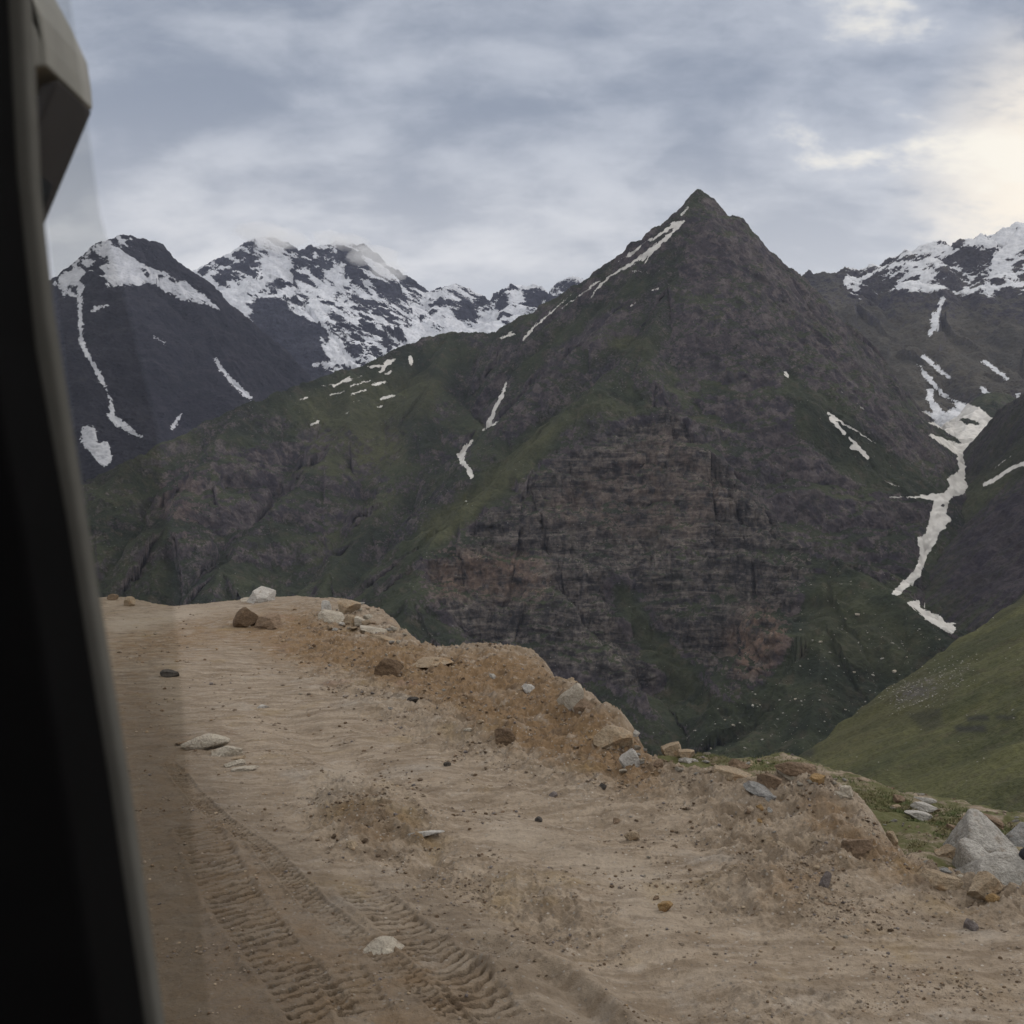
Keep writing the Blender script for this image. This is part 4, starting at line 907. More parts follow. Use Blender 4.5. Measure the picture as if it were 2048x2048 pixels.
HERO = [
 ('boulder','pale square-cut boulder alone on the far road edge, its left face shaded','boulder',520,1204,56,36,0.9,'white',3,dict(rz=28,ry=14,**B)),
 ('flat_rock','low pale slab just left of the square boulder on the far road edge','rock',502,1202,46,8,0.8,'pale',4,dict(rz=5,**SL)),
 ('rock','brown lump of earth and rock beside the road bend, left one of a pair','rock',490,1254,48,44,0.9,'clod',5,dict(rz=40,ry=20)),
 ('rock','brown lump of earth and rock beside the road bend, right one of a pair','rock',532,1256,56,36,0.9,'brown',6,dict(rz=-20,ry=-12)),
 ('boulder','reddish rounded boulder on the mound at the far left end of the road','boulder',258,1212,24,22,0.9,'tan',7,dict()),
 ('boulder','small brown boulder farthest left on the mound by the window frame','boulder',224,1200,22,14,0.9,'brown',8,dict()),
 ('boulder','white angular block on the rim where the shelf begins to drop','boulder',652,1222,20,24,1,'white',9,dict(rz=10,**B)),
 ('boulder','large pale pointed boulder lying flat in the rim rubble','boulder',664,1242,58,22,0.8,'pale',10,dict(rz=-8,ry=10,**SL)),
 ('boulder','tan block sitting on the skyline of the rim rubble','boulder',694,1222,40,26,0.9,'tan',11,dict(rz=-30,ry=18,**B)),
 ('boulder','rounded tan boulder in the middle of the rim rubble','boulder',702,1248,32,24,0.9,'tan',12,dict()),
 ('boulder','pale boulder between rounded tan boulder and slab on the rim','boulder',722,1250,34,20,0.9,'pale',13,dict(rz=20,**SL)),
 ('flat_rock','long pale slab at the right end of the rim rubble','rock',746,1268,70,14,0.6,'pale',14,dict(rz=-16,ry=8,**SL)),
 ('flat_rock','thin tan slab at lower right of the rim rubble','rock',770,1284,78,12,0.5,'tan',15,dict(rz=-14,ry=6,**SL)),
 ('stone','small white stone below the pointed pale boulder','stone',683,1252,18,7,0.8,'white',16,dict()),
 ('stone','very dark stone on the flat dirt at left','stone',340,1354,42,16,0.7,'dark',17,dict(ry=6)),
 ('rock','long cream coloured rock, largest of the cluster beside the tyre ruts','rock',408,1498,98,28,0.42,'pale',18,dict(rz=8,ry=-3,sink=0.2,planes=8,cut=(0.62,0.95))),
 ('flat_rock','thin brown slab at left end of the cream rock cluster','rock',366,1490,34,8,0.6,'brown',19,dict(rz=10)),
 ('flat_rock','tilted flat slab right of the long cream rock with shade under it','rock',450,1512,68,20,0.5,'pale',20,dict(rz=15,ry=-15,**SL)),
 ('flat_rock','thin tan sliver under the tilted flat slab','rock',475,1520,32,9,0.5,'tan',21,dict(rz=10,ry=-10,**SL)),
 ('rock','small rounded cream rock below the tilted slab','rock',464,1534,52,16,0.5,'pale',22,dict(rz=6,ry=-5)),
 ('flat_rock','thin pale slab lowest in the cream rock cluster','rock',490,1542,58,9,0.45,'pale',23,dict(rz=8,ry=-4,**SL)),
 ('stone','small pale flat stone alone on open dirt above the cream cluster','stone',527,1416,28,7,0.7,'white',24,dict(**SL)),
 ('clod','big dark clod of earth with hollow underside near the rim','clod',776,1350,58,36,0.8,'clod',25,dict(ry=12,nz=0.09)),
 ('flat_rock','smooth pale slab half buried on the dirt hump top','rock',862,1330,84,18,0.8,'tan',26,dict(rz=10,sink=0.45,**SL)),
 ('boulder','pale triangular rock face sticking out of the drop edge','boulder',1146,1418,66,60,0.35,'pale',27,dict(rz=-40,ry=38,**SL)),
 ('flat_rock','narrow white slab stuck slanting in brown soil','rock',1060,1384,46,15,0.5,'white',28,dict(rz=-20,ry=28,**SL)),
 ('boulder','brown boulder on the outer side of the triangular rock face','boulder',1168,1424,40,36,0.8,'brown',29,dict(ry=30)),
 ('boulder','tan wedge of rock capping the end of the brown soil bank','boulder',1228,1492,80,40,0.7,'tan',30,dict(rz=-12,ry=12,**SL)),
 ('flat_rock','mottled white slab leaning in the bank below tan wedge','rock',1256,1534,50,44,0.4,'white',31,dict(rz=-30,ry=40,**SL)),
 ('stone','small pale stone at the foot of the brown soil bank','stone',1249,1545,22,10,0.8,'pale',32,dict()),
 ('stone','pale pointed stone on brown slope under the skyline','stone',1164,1428,24,10,0.8,'pale',33,dict()),
 ('boulder','grey boulder on the skyline right of the soil bank','boulder',1271,1476,20,16,0.9,'grey',34,dict(group=None)),
 ('boulder','tan shoulder-shaped boulder at the left of the grassy ledge','boulder',1346,1512,40,26,0.9,'tan',35,dict(ry=-16,**B)),
 ('boulder','dusty tan boulder touching the shoulder-shaped boulder on its right','boulder',1374,1518,34,20,0.9,'tan',36,dict(**B)),
 ('flat_rock','thin grey slab under the two tan boulders','rock',1376,1524,46,10,0.6,'grey',37,dict(rz=-12,ry=14,**SL)),
 ('stone','grey round boulder at the bottom of brown bank','boulder',1318,1534,22,18,0.9,'brown',38,dict()),
 ('boulder','mossy brown boulder on ledge skyline above the long block','boulder',1476,1536,48,20,0.8,'brown',39,dict()),
 ('boulder','long brick-shaped block with shaded brown front on the grassy ledge','boulder',1466,1560,78,24,0.5,'tan',40,dict(rz=-10,ry=6,**B)),
 ('boulder','brown angular block right of the brick-shaped one','boulder',1536,1578,52,32,0.7,'brown',41,dict(rz=-28,ry=22,**B)),
 ('flat_rock','bluish grey broken slab below the brown angular block','rock',1515,1590,66,18,0.5,'blue',42,dict(rz=-20,ry=12,**SL)),
 ('stone','bluish grey chunk at the right end of the broken slab','rock',1545,1600,26,14,0.8,'blue',43,dict()),
 ('boulder','wide flat-topped brown boulder on the ledge skyline','boulder',1592,1548,86,28,0.7,'brown',44,dict(rz=-10,ry=9,**SL)),
 ('flat_rock','pale slab in front of the wide flat-topped boulder','rock',1586,1562,62,14,0.6,'pale',45,dict(rz=-12,ry=10,**SL)),
 ('boulder','orange lichen covered upright rock on the ledge skyline','boulder',1636,1570,30,28,0.8,'orange',46,dict(ry=12,**B)),
 ('rock','pale squarish rock right of the orange one','rock',1696,1592,28,20,0.8,'pale',47,dict(rz=-20,**B)),
 ('flat_rock','flat dirt-dusted slab on top of the dirt hump at right','rock',1690,1600,44,10,0.7,'pale',48,dict(rz=-20,ry=10,**SL)),
 ('flat_rock','thin brown slab standing on the ledge behind two white slabs','rock',1852,1604,46,10,0.5,'grey',49,dict(rz=-12,ry=10,**SL)),
 ('flat_rock','upper one of two white slabs on the grass','rock',1850,1622,54,17,0.7,'white',50,dict(rz=-10,ry=8,**SL)),
 ('flat_rock','lower one of two white slabs on the grass, jagged front','rock',1846,1640,66,20,0.6,'white',51,dict(rz=-24,ry=14,**SL)),
 ('rock','small tan rock left of the two white slabs','rock',1793,1618,22,9,0.8,'tan',52,dict()),
 ('rock','brown pointed rock behind white slabs at their left','rock',1800,1606,30,16,0.8,'brown',53,dict(ry=14)),
 ('flat_rock','long dark brown slab leaning downhill on ledge skyline','rock',1966,1650,88,26,0.45,'brown',54,dict(rz=-14,ry=18,**SL)),
 ('rock','small brown rock on the grass between white slabs and big grey boulder','rock',1912,1662,34,14,0.8,'brown',55,dict(rz=-20,ry=12,**SL)),
 ('stone','small white stone just above the big grey boulder at left','stone',1938,1678,20,7,0.8,'white',56,dict(rz=-20,ry=15)),
 ('rock','tan oblong rock lying on the ledge left of the grey boulders','rock',1908,1718,66,24,0.5,'tan',61,dict(rz=-14,ry=16,**SL)),
 ('stone','bluish flat stone below the tan oblong rock','stone',1896,1752,30,11,0.7,'blue',62,dict()),
 ('stone','small pale stone right of bluish flat stone','stone',1922,1758,20,9,0.8,'pale',63,dict()),
 ('flat_rock','sandy coloured slab half buried where dirt meets the ledge','rock',1880,1782,90,36,0.6,'tan',64,dict(rz=-30,ry=10,sink=0.4,**SL)),
 ('boulder','tan and brown boulder with a dark hollow in front','boulder',1968,1800,78,48,0.7,'tan',65,dict(rz=14,ry=-10,nz=0.06)),
 ('rock','dark brown rock tucked into the hollow of the tan boulder','rock',1982,1800,34,24,0.8,'dark',66,dict()),
 ('rock','mustard coloured rock at the foot of the tan boulder','rock',1988,1810,28,20,0.8,'orange',67,dict()),
 ('boulder','grey brown half buried boulder in the dirt slope','boulder',1718,1708,62,34,0.8,'brown',68,dict(rz=-10,ry=8,sink=0.4)),
 ('rock','pale upright rock in the eroded bank edge','rock',1786,1690,22,30,0.9,'tan',69,dict(**B)),
 ('rock','tall narrow dark rock on the dirt slope','rock',1652,1776,22,38,0.8,'purple',70,dict(ry=12)),
 ('stone','small tan stone beside the tall narrow dark rock','stone',1633,1742,18,14,0.9,'tan',71,dict()),
 ('stone','rounded purplish grey stone alone at lower right','stone',1944,1862,28,28,0.9,'purple',72,dict(ry=-20)),
 ('stone','tan rounded stone alone on smooth dirt','stone',1264,1682,32,17,0.7,'tan',73,dict(ry=-4,sink=0.15)),
 ('stone','bright orange stone on the smooth dirt','stone',1332,1824,34,26,0.8,'orange',74,dict(sink=0.25)),
 ('stone','dark stone touching the orange one at its left','stone',1312,1800,14,9,0.9,'brown',75,dict()),
 ('flat_rock','thin white splinter of rock lying on the mud','rock',848,1674,84,9,0.22,'white',76,dict(rz=14,sink=0.1,**SL)),
 ('rock','pale lump at the left of the churned mud','rock',702,1700,26,17,0.8,'tan',77,dict(ry=20)),
 ('flat_rock','dusty pale slab set flush in the mud between tyre tracks','rock',768,1902,96,26,0.6,'pale',78,dict(rz=6,sink=0.45,**SL)),
 ('stone','black stone standing out on the pale dirt below the brown hump','stone',894,1533,16,10,0.8,'dark',79,dict()),
 ('rock','brown boulder half buried in the soil hump','rock',1008,1484,50,30,0.8,'clod',80,dict(nz=0.07)),
 ('stone','dark flat stone on brown soil right of the dark clod','stone',826,1402,26,12,0.7,'dark',81,dict()),
 ('stone','grey stone on the dirt hump near its top','stone',984,1356,18,10,0.8,'grey',82,dict()),
 ('stone','dark red stone in the hollow of the brown soil','stone',940,1442,18,9,0.8,'brown',83,dict()),
 ('stone','pinkish flat stone right of the dark red one','stone',960,1448,18,8,0.8,'tan',84,dict()),
 ('stone','pale flat stone below the pinkish one','stone',936,1462,18,8,0.8,'pale',85,dict()),
 ('stone','oval grey stone on the smooth dirt slope','stone',1104,1594,22,11,0.7,'purple',86,dict(rz=14,ry=-18)),
 ('stone','round dark stone at the end of the smooth dirt','stone',1206,1580,16,14,0.9,'dark',87,dict()),
 ('stone','dark brown stone above the tan rounded stone','stone',1232,1646,16,12,0.9,'brown',88,dict()),
 ('stone','dark clod at left of the tan rounded stone path','stone',1076,1644,18,11,0.9,'dark',89,dict()),
 ('stone','grey stone among three on the dirt slope at right','stone',1540,1626,14,13,0.9,'grey',90,dict()),
 ('stone','orange brown stone among three on the dirt slope at right','stone',1520,1624,17,12,0.9,'orange',91,dict()),
 ('stone','round brown stone among three on the dirt slope at right','stone',1497,1626,11,10,0.9,'brown',92,dict()),
 ('stone','mustard stone below the three stones on the right dirt slope','stone',1521,1650,14,11,0.9,'orange',93,dict()),
]
for i, (nm, lab, cat, px_, py_, w_, h_, dp, mt, sd, kw) in enumerate(HERO):
    kw = dict(kw); rock(nm, lab, cat, px_, py_, w_, h_, dp, mt, sd, **kw)

def hull_rock(label, pts, m, Y0, seed):
    import bmesh
    bm = bmesh.new(); c = W(sum(p[0] for p in pts)/len(pts), max(p[1] for p in pts), Y0)
    for px_, py_, dy in pts:
        a = W(px_, py_, Y0); bm.verts.new((a[0]-c[0], dy, a[2]-c[2]))
    r = bmesh.ops.convex_hull(bm, input=bm.verts[:])
    bmesh.ops.delete(bm, geom=[g for g in r['geom_interior'] if isinstance(g, bmesh.types.BMVert)], context='VERTS')
    bmesh.ops.bevel(bm, geom=bm.edges[:], offset=0.018, segments=2, affect='EDGES', profile=0.6)
    bmesh.ops.triangulate(bm, faces=bm.faces[:]); bmesh.ops.subdivide_edges(bm, edges=bm.edges[:], cuts=5, use_grid_fill=True)
    bmesh.ops.triangulate(bm, faces=bm.faces[:])
    V = np.array([v.co[:] for v in bm.verts]); n = fbm3(V[:, 0]*5+seed, V[:, 1]*5, V[:, 2]*5, 4, 0.6, seed=seed, ridged=True)
    bm.normal_update()
    for v, k in zip(bm.verts, n): v.co += v.normal*float(k)*0.016
    me = bpy.data.meshes.new('boulder'); bm.to_mesh(me); bm.free(); me.materials.append(ST[m])
    o = bpy.data.objects.new('boulder', me); sc.collection.objects.link(o); o.location = c; o['label'] = label; o['category'] = 'boulder'
YB = on_ground(1990, 1752)[1]
hull_rock('huge pale grey pointed boulder at the right edge', [(1950,1775,.1),(2090,1775,.1),(1962,1706,.2),(1975,1672,.35),(1989,1651,.5),(2003,1650,.5),(2026,1667,.5),(2040,1690,.4),(2075,1735,.2),(1960,1775,.9),(2090,1775,.9),(2030,1720,.15)], 'grey', YB, 41)
hull_rock('pale grey boulder leaning on the huge pointed one at its left', [(1944,1780,-.05),(1996,1780,-.1),(1934,1694,.15),(1950,1690,.2),(1974,1700,.2),(1992,1722,0),(1950,1716,-.02),(1940,1775,.4),(2000,1775,.4)], 'grey', YB-0.12, 42)
hull_rock('broad low grey boulder in front of the huge pointed one', [(1938,1790,-.1),(2062,1790,-.1),(1958,1746,0),(1975,1726,.1),(2010,1716,.15),(2050,1716,.15),(2070,1740,0),(1945,1790,.5),(2070,1790,.5)], 'grey', YB-0.35, 43)
hull_rock('grey boulder cut off by the right edge beside the bird', [(2040,1780,0),(2160,1780,0),(2050,1690,.3),(2085,1670,.4),(2130,1690,.3),(2040,1780,.8),(2160,1780,.8)], 'blue', YB+0.5, 44)

# loose stones one could count, copies of a few shapes
protos = []
for k in range(8):
    mt = ['brown', 'tan', 'grey', 'clod', 'pale', 'purple', 'brown', 'clod'][k]
    V, Fc = rock_verts(300+k, 3, (1, 0.85, 0.6), nz=0.06); protos.append((mt, tri_mesh('loose_stone', V, Fc, ST[mt])))
word = dict(brown='brown', tan='tan', grey='grey', clod='dark earthy', pale='pale', purple='purplish grey')
rs = random.Random(5)
ZN = [  # polygon-ish boxes (px0,py0,px1,py1), count, size range in px, where, which materials
 ((600,1280,1000,1420), 55, (6, 15), 'scattered over the brown upper slope', None),
 ((950,1330,1230,1560), 40, (6, 16), 'on the brown soil bank under the rim', None),
 ((640,1560,920,1720), 40, (7, 18), 'in the churned mud beyond the tyre tracks', (0, 3, 5, 6, 7)),
 ((1230,1560,1640,1760), 45, (6, 15), 'on the dirt slope below the grassy ledge', None),
 ((1450,1760,1800,1900), 30, (7, 16), 'in the rough dirt at lower right', None),
 ((1280,1490,1700,1580), 45, (8, 20), 'among the rubble of the grassy ledge', (1, 2, 4)),
 ((1700,1590,2040,1700), 28, (8, 18), 'lying in the grass near the right edge', (1, 2, 4)),
 ((628,1206,770,1262), 34, (10, 26), 'in the pale rubble along the far rim', (4, 2, 1)),
 ((735,1252,850,1292), 24, (10, 26), 'along the drop edge below the far rim', (4, 2, 1)),
 ((1300,1495,1500,1545), 26, (10, 26), 'crowding the left half of the grassy ledge', (1, 2, 4)),
 ((1200,1480,1320,1540), 18, (10, 24), 'at the foot of the soil bank beside the ledge', (1, 2, 4)),
 ((1560,1540,1760,1600), 20, (12, 28), 'in the rubble at the middle of the ledge', (1, 4, 2)),
 ((1720,1575,2040,1650), 22, (10, 24), 'on the skyline of the grassy ledge', (1, 2, 4, 0)),
 ((1000,1860,1120,1960), 12, (8, 16), 'in the small pile of clods near the bottom', (3, 7, 1)),
]
used_labels = set()
def stone_label(col, px_, py_, where, size):
    best = min(HERO, key=lambda h: (h[3]-px_)**2+((h[4]-py_)*1.8)**2); dx, dy = px_-best[3], py_-best[4]
    side = ('left of' if dx < 0 else 'right of') if abs(dx) > abs(dy)*1.3 else ('behind' if dy < 0 else 'in front of')
    sz = 'tiny' if size < 9 else 'small' if size < 14 else 'bigger'
    for lab in ('%s %s stone %s %s' % (sz, col, side, best[1]), '%s %s stone close %s %s' % (sz, col, side, ' '.join(best[1].split()[:8])), '%s %s stone %s' % (sz, col, where)):
        if lab not in used_labels and len(lab.split()) <= 16 and math.hypot(dx, dy) < 130 or lab.endswith(where): break
    used_labels.add(lab); return lab
for (x0, y0, x1, y1), n, (s0, s1), where, sel in ZN:
    for k in range(round(n*0.64)):
        px_ = rs.uniform(x0, x1); py_ = rs.uniform(y0, y1)
        try: x, y, z = on_ground(px_, py_)
        except Exception: continue
        if float(poly_sd(np.array([x]), np.array([y]), E2)[0]) > 0.1: continue
        mt, me = protos[rs.choice(sel) if sel else rs.randrange(8)]
        spx = rs.uniform(s0, s1)*rs.uniform(0.6, 1); s = spx*y/F
        o = bpy.data.objects.new('loose_stone', me); sc.collection.objects.link(o)
        o.location = (x, y, z+s*0.10); o.scale = (s, s*rs.uniform(0.6, 1), s*rs.uniform(0.5, 1)); o.rotation_euler = (rs.uniform(-.3, .3), rs.uniform(-.3, .3), rs.uniform(0, 6.28))
        o['label'] = stone_label(word[mt], px_, py_, where, spx); o['category'] = 'stone'; o['group'] = 'loose stones %s' % where

# gravel: uncountable grit
def merged(items, name, mat, kind='stuff', label=None, cat=None):
    Vs, Fs, off = [], [], 0
    for V, Fc in items: Vs.append(V); Fs.append(Fc+off); off += len(V)
    me = tri_mesh(name, np.concatenate(Vs), np.concatenate(Fs), mat)
    o = bpy.data.objects.new(name, me); sc.collection.objects.link(o); o['kind'] = kind
    if label: o['label'] = label; o['category'] = cat
    return o
rsn = np.random.RandomState(17)
gp = []
while len(gp) < 17000:
    px_ = rsn.uniform(220, 2048, 6000); py_ = 1200+rsn.uniform(0, 1, 6000)**0.8*850
    wy = CZ*F/(py_-1024); wx = (px_-1024)/F*wy
    clus = sstep(-0.05, 0.38, fbm2(wx/0.8, wy/0.8, 3, 0.6, seed=400))*0.8+sstep(0.1, 0.4, fbm2(wx/0.22, wy/0.22, 2, seed=404))*0.5
    keep = rsn.uniform(0, 1, 6000) < (0.05+0.95*g_rough.at(px_, py_))*clus
    for a, b in zip(px_[keep], py_[keep]): gp.append((a, b))
gp = np.array(gp[:17000]); gy = CZ*F/(gp[:, 1]-1024); gx = (gp[:, 0]-1024)/F*gy; gz = ground_h(gx, gy)
e2 = poly_sd(gx, gy, E2); ok = e2 < 0.4
bases = [rock_verts(500+k, 1, (1, 0.8, 0.6), planes=5, nz=0.05) for k in range(6)]
for mname, lo, hi, cnt in (('clod', 0, 0.16, 0), ('tan', 0.16, 0.28, 0), ('purple', 0.28, 0.36, 0), ('brown', 0.36, 0.46, 0), ('soil', 0.46, 1, 0)):
    items = []
    for i in np.nonzero(ok)[0]:
        r_ = ((i*7919) % 1000)/1000.0
        if not (lo <= r_ < hi): continue
        V, Fc = bases[i % 6]; a = rsn.uniform(0, 6.28); s = gy[i]/F*2*rsn.uniform(0.8, 1)*(0.9+4.6*rsn.uniform()**4)
        c_, s_ = math.cos(a), math.sin(a); V2 = V*s; V2 = np.stack([V2[:, 0]*c_-V2[:, 1]*s_, V2[:, 0]*s_+V2[:, 1]*c_, V2[:, 2]], 1)+np.array([gx[i], gy[i], gz[i]+s*0.12])
        items.append((V2, Fc))
    merged(items, 'gravel', ST[mname], label='%s grit strewn over the dirt' % word.get(mname, mname), cat='gravel')

# short turf on the ledge
def grass():
    px_ = rsn.uniform(1290, 2100, 200000); py_ = rsn.uniform(1490, 1760, 200000)
    k = rsn.uniform(0, 1, 200000) < g_grass.at(px_, py_)
    px_, py_ = px_[k], py_[k]
    y = (CZ+0.75)*F/(py_-1024); x = (px_-1024)/F*y
    d1 = poly_sd(x, y, E1); d2 = poly_sd(x, y, E2); k = (d1 > 0.3) & (d2 < 0.2) & (fbm2(x/0.5, y/0.5, 3, seed=330) > -0.10)
    x, y = x[k], y[k]; z = ground_h(x, y); n = len(x)
    a = rsn.uniform(0, 6.28, n); h = rsn.uniform(0.010, 0.034, n); w = rsn.uniform(0.004, 0.009, n); lx = rsn.normal(0, 0.02, n); ly = rsn.normal(0, 0.02, n)
    b0 = np.stack([x-np.cos(a)*w, y-np.sin(a)*w, z-0.005], 1); b1 = np.stack([x+np.cos(a)*w, y+np.sin(a)*w, z-0.005], 1); tp = np.stack([x+lx, y+ly, z+h], 1)
    V = np.stack([b0, b1, tp], 1).reshape(-1, 3); Fc = np.arange(n*3).reshape(-1, 3)
    m = bpy.data.materials.new('turf_blades'); m.use_nodes = True; t = NT(m.node_tree); bs = t.n['Principled BSDF']
    pos = t.new('ShaderNodeNewGeometry').outputs['Position']; nn = t.noise(pos, 3, 3)
    t.l.new(t.mix(t.ramp(nn, 0.35, 0.6), (0.075, 0.100, 0.028), (0.15, 0.13, 0.06)), bs.inputs['Base Color']); bs.inputs['Roughness'].default_value = 0.8
    me = tri_mesh('grass', V, Fc, m); o = bpy.data.objects.new('grass', me); sc.collection.objects.link(o)
    o['kind'] = 'stuff'; o['label'] = 'short green turf between rocks on the ledge'; o['category'] = 'grass'
grass()

# pale boulders on the green apron of the peak and on the near hillside, far below
def far_boulders():
    pxx, pyy = proj(MP); dist = np.linalg.norm(MP, axis=1)
    bi = (np.clip(pyy/8, 0, 255).astype(int)*256+np.clip(pxx/8, 0, 255).astype(int)); zb = np.full(65536, 1e9); np.minimum.at(zb, bi, dist)
    spots = [(1715,1232,12),(1684,1260,8),(1640,1285,9),(1718,1286,8),(1690,1238,6),(1785,1288,8),(1812,1316,9),(1764,1318,8),(1788,1345,12),(1745,1350,9),(1708,1345,8),(1560,1400,7),(1590,1400,7),(1505,1413,9),(1468,1456,9),(1390,1463,10),(1520,1410,6),(1525,1480,6),(1568,1490,6),(1490,1498,7),(1450,1440,6),(1640,1400,6),(1880,1280,5),(1850,1240,5),(1690,1420,6),(1620,1340,6),(1600,1260,6),(1740,1420,5),(1420,1490,7),(1555,1440,6)]
    k = 0
    for px_, py_, s in spots:
        d = np.hypot(pxx-px_, pyy-py_); cand = np.nonzero(d < 12)[0]
        cand = cand[dist[cand] < zb[bi[cand]]+60]
        if not len(cand): continue
        i = cand[np.argmin(d[cand])]; p = MP[i]; sz = s*p[1]/F
        mt, me = protos[(4, 2)[k % 2]]
        o = bpy.data.objects.new('distant_boulder', me); sc.collection.objects.link(o); o.location = (float(p[0]), float(p[1]), float(p[2])+sz*0.15)
        o.scale = (sz, sz*0.8, sz*0.8); o.rotation_euler = (0, 0.2, k*1.3)
        o['label'] = ('%s boulder on the green apron, %s, %s' % ('large pale' if s > 9 else 'pale' if s > 6 else 'small pale', 'high up' if py_ < 1290 else 'midway down' if py_ < 1390 else 'low down', 'toward the green hillside' if px_ > 1700 else 'in the middle' if px_ > 1560 else 'toward the cliff')); o['category'] = 'boulder'; o['group'] = 'boulders on the green apron of the peak'; k += 1
far_boulders()
HX = hill_h
def scree():
    rs3 = np.random.RandomState(3); items = []
    def put(p, sz):
        V, Fc = bases[rs3.randint(6)]; a = rs3.uniform(0, 6.28); c_, s_ = math.cos(a), math.sin(a); V = V*sz
        items.append((np.stack([V[:, 0]*c_-V[:, 1]*s_, V[:, 0]*s_+V[:, 1]*c_, V[:, 2]*0.8], 1)+np.array(p), Fc))
    n = 26000; x = rs3.uniform(250, 900, n); y = rs3.uniform(500, 1400, n); z = hill_h(x, y); qx, qy = proj(np.stack([x, y, z], 1)); d = poly_sd(x, y, crest)
    sc1 = Mask(0.012).poly([(1770,1370),(1850,1330),(1960,1310),(1940,1370),(1850,1410),(1790,1430),(1750,1400)], 0.55).poly([(1800,1370),(1880,1365),(1870,1400),(1790,1410)], 1.0).blur(5)
    k = (d < -2) & (rs3.uniform(0, 1, n) < sc1.at(qx, qy)) & (qx > 1500) & (qx < 2100)
    for a, b, c in zip(x[k], y[k], z[k]): put((a, b, c+0.2), b/F*rs3.uniform(1.0, 3.8))
    pxx, pyy = proj(MP); am = Mask(0.0).poly([(1640,1150),(1780,1180),(1890,1270),(1800,1420),(1600,1540),(1440,1540),(1340,1450),(1440,1420),(1540,1370),(1620,1250)], 1.0).poly([(1590,1160),(1640,1160),(1600,1300),(1580,1280)], 1).blur(8)
    w = am.at(pxx, pyy); c = np.nonzero((w > 0.4) & (MP[:, 1] < 2400))[0]; c = c[rs3.permutation(len(c))[:520]]
    for i in c: put(MP[i]+np.array([0, 0, 0.4]), MP[i, 1]/F*rs3.uniform(1.0, 3.2)*(0.6+1.6*rs3.uniform()**5))
    merged(items, 'scree', ST['grey'], label='pale scree strewn over the green slopes far below', cat='scree')
scree()

# ------------------------------------------------------------------ black bird on the boulder at the right edge
def plain(name, col, rough=0.6, spec=0.3):
    m = bpy.data.materials.new(name); m.use_nodes = True; t = NT(m.node_tree); bs = t.n['Principled BSDF']
    n = t.noise(t.new('ShaderNodeTexCoord').outputs['Object'], 30, 4); mm = t.math('ADD', t.math('MULTIPLY', n, 0.5), 0.75)
    t.l.new(t.mix(1.0, col, t.new('ShaderNodeCombineColor', inp={0: mm, 1: mm, 2: mm}).outputs[0], 'MULTIPLY'), bs.inputs['Base Color'])
    bs.inputs['Roughness'].default_value = rough; bs.inputs['Specular IOR Level'].default_value = spec
    return m
def loft(name, rings, mat, n=14):
    """rings: (centre, half width, half height, tilt) along a path"""
    V = []; Fc = []
    for c, rw, rh, ax in rings:
        ax = Vector(ax).normalized(); side = Vector((0, 1, 0)) if abs(ax.y) < 0.9 else Vector((1, 0, 0)); side = (side-ax*side.dot(ax)).normalized(); up = ax.cross(side)
        for k in range(n):
            a = 2*math.pi*k/n; V.append(Vector(c)+side*math.cos(a)*rw+up*math.sin(a)*rh)
    for i in range(len(rings)-1):
        for k in range(n): Fc.append((i*n+k, i*n+(k+1) % n, (i+1)*n+(k+1) % n, (i+1)*n+k))
    return tri_mesh(name, np.array([tuple(v) for v in V]), Fc, mat, True)
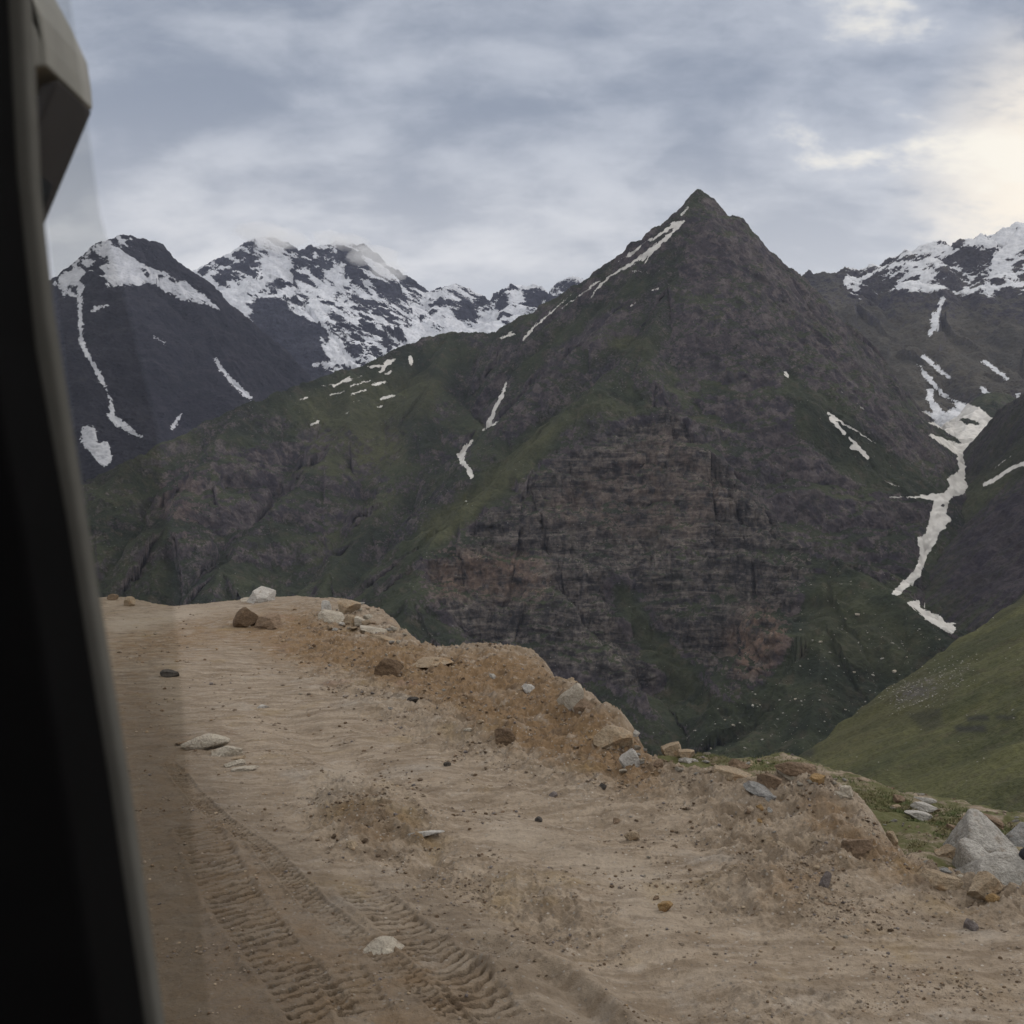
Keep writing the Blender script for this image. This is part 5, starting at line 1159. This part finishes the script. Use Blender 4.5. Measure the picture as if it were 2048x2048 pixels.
def bird():
    Y = 8.7; x, y, z = W(2040, 1737, Y)
    root = bpy.data.objects.new('bird', None); root.location = (x+0.03, y, z); sc.collection.objects.link(root)
    root['label'] = 'black bird perched on the grey boulders at the right edge, tail down to the left'; root['category'] = 'bird'
    bm = plain('black_feathers', (0.012, 0.012, 0.015), 0.5); 
    R_ = [((-0.045,0,0.0),0.012,0.004,(0.4,0,1)), ((-0.038,0,0.035),0.020,0.010,(0.4,0,1)), ((-0.020,0,0.075),0.034,0.026,(0.4,0,1)), ((0.005,0,0.115),0.042,0.038,(0.5,0,1)), ((0.035,0,0.145),0.038,0.036,(0.8,0,0.8)),
          ((0.06,0,0.165),0.027,0.028,(0.8,0,0.8)), ((0.078,0,0.186),0.025,0.026,(0.8,0,0.5)), ((0.100,0,0.194),0.020,0.020,(1,0,0)), ((0.112,0,0.192),0.010,0.010,(1,0,0)), ((0.118,0,0.190),0.001,0.001,(1,0,0))]
    def add(nm, me):
        o = bpy.data.objects.new(nm, me); sc.collection.objects.link(o); o.parent = root; return o
    add('body', loft('body', R_, bm))
    for s in (-1, 1):
        add('wing', loft('wing', [((0.045,s*0.036,0.15),0.004,0.010,(-0.6,0,-0.8)), ((0.02,s*0.043,0.125),0.006,0.028,(-0.6,0,-0.8)), ((-0.01,s*0.036,0.08),0.006,0.026,(-0.4,0,-1)), ((-0.035,s*0.02,0.025),0.004,0.012,(-0.4,0,-1)), ((-0.042,s*0.014,0.005),0.001,0.002,(-0.4,0,-1))], bm))
        add('leg', loft('leg', [((0.01,s*0.016,0.09),0.007,0.007,(0.1,0,-1)), ((0.018,s*0.016,0.05),0.004,0.004,(0.1,0,-1)), ((0.02,s*0.016,0.0),0.003,0.003,(0,0,-1)), ((0.045,s*0.016,-0.004),0.003,0.002,(1,0,0))], plain('bird_leg', (0.05,0.02,0.015))))
        add('eye', loft('eye', [((0.098,s*0.019,0.197),0.001,0.001,(0,1,0)), ((0.098,s*0.021,0.197),0.003,0.003,(0,1,0)), ((0.098,s*0.0225,0.197),0.001,0.001,(0,1,0))], plain('bird_eye', (0.02,0.015,0.01), 0.1, 0.6)))
    add('beak', loft('beak', [((0.110,0,0.192),0.008,0.008,(1,0,-0.1)), ((0.135,0,0.188),0.005,0.005,(1,0,-0.2)), ((0.155,0,0.180),0.001,0.001,(1,0,-0.4))], plain('beak', (0.10,0.06,0.02), 0.4)))
bird()

# ------------------------------------------------------------------ the vehicle window the picture is taken from
def slab(name, pts, Y0, Y1, mat, parent, smooth=False, bev=0.004):
    """outline in photograph pixels at depth Y0, running back to Y1, real thickness"""
    n = len(pts); f = [W(px, py, Y1) for px, py in pts]
    V = [(a[0], Y0, a[2]) for a in f]+[(a[0], Y1, a[2]) for a in f]
    me = bpy.data.meshes.new(name); Fc = [tuple(range(n)), tuple(range(2*n-1, n-1, -1))]+[(i, i+n, (i+1) % n+n, (i+1) % n) for i in range(n)]
    me.from_pydata(V, [], Fc); me.update(); me.materials.append(mat)
    o = bpy.data.objects.new(name, me); sc.collection.objects.link(o)
    if parent: o.parent = parent; o.matrix_parent_inverse = parent.matrix_world.inverted()
    if bev:
        b = o.modifiers.new('bevel', 'BEVEL'); b.width = bev; b.segments = 3; b.limit_method = 'ANGLE'
    return o
YW = 0.45
win = bpy.data.objects.new('vehicle_window', None); sc.collection.objects.link(win); win.location = W(150, 2300, YW)
bpy.context.view_layer.update()
win['label'] = 'dark out of focus vehicle window frame along the left edge, with a grey seal'; win['category'] = 'window frame'
m_blk = plain('black_rubber', (0.0028, 0.0028, 0.003), 0.9, 0.03); m_seal = plain('grey_seal', (0.085, 0.083, 0.075), 0.8, 0.1); m_in = plain('brown_grey_trim', (0.035, 0.031, 0.026), 0.8, 0.1)
slab('frame', [(-700,-500),(15,-500),(22,0),(40,350),(78,700),(142,1050),(222,1548),(296,2048),(360,2500),(-700,2500)], YW, YW+0.05, m_blk, win)
slab('seal_strip', [(40,-500),(62,-500),(68,0),(86,380),(112,620),(180,1050),(262,1548),(334,2048),(395,2500),(350,2500),(290,2048),(216,1548),(136,1050),(70,700),(30,350),(20,0)], YW+0.052, YW+0.062, m_seal, win)
m_gl = bpy.data.materials.new('tinted_glass'); m_gl.use_nodes = True; t = NT(m_gl.node_tree); t.n.clear()
o_ = t.new('ShaderNodeOutputMaterial'); tr = t.new('ShaderNodeBsdfTransparent'); tr.inputs[0].default_value = (0.89, 0.89, 0.88, 1); 
t.l.new(tr.outputs[0], o_.inputs[0])
slab('glass_pane', [(60,-500),(120,-500),(140,0),(200,430),(262,640),(312,850),(332,1000),(348,1210),(385,1650),(420,2048),(460,2500),(360,2500),(180,1050),(90,380)], YW+0.064, YW+0.068, m_gl, win, bev=0)
br = bpy.data.objects.new('mirror_housing', None); sc.collection.objects.link(br); br.location = W(120, 460, 0.75); bpy.context.view_layer.update()
br['label'] = 'blurred grey wedge shaped mirror housing at the top left corner'; br['category'] = 'mirror'
m_hs = plain('grey_plastic', (0.20, 0.195, 0.175), 0.6, 0.3); m_dk = plain('dark_mirror_underside', (0.010, 0.012, 0.016), 0.3, 0.5); m_bd = plain('brownish_edge', (0.034, 0.031, 0.032), 0.6, 0.3)
slab('housing', [(60,-400),(60,236),(130,228),(187,221),(184,180),(176,128),(145,60),(112,0),(60,-120)], 0.72, 0.80, m_hs, br, bev=0.002)
slab('mirror_glass', [(64,238),(150,232),(130,300),(100,400),(84,440),(70,330)], 0.74, 0.78, m_dk, br, bev=0.003)
slab('rim', [(150,232),(187,223),(170,262),(120,380),(84,466),(78,440),(96,400),(130,300)], 0.73, 0.79, m_bd, br, bev=0.003)
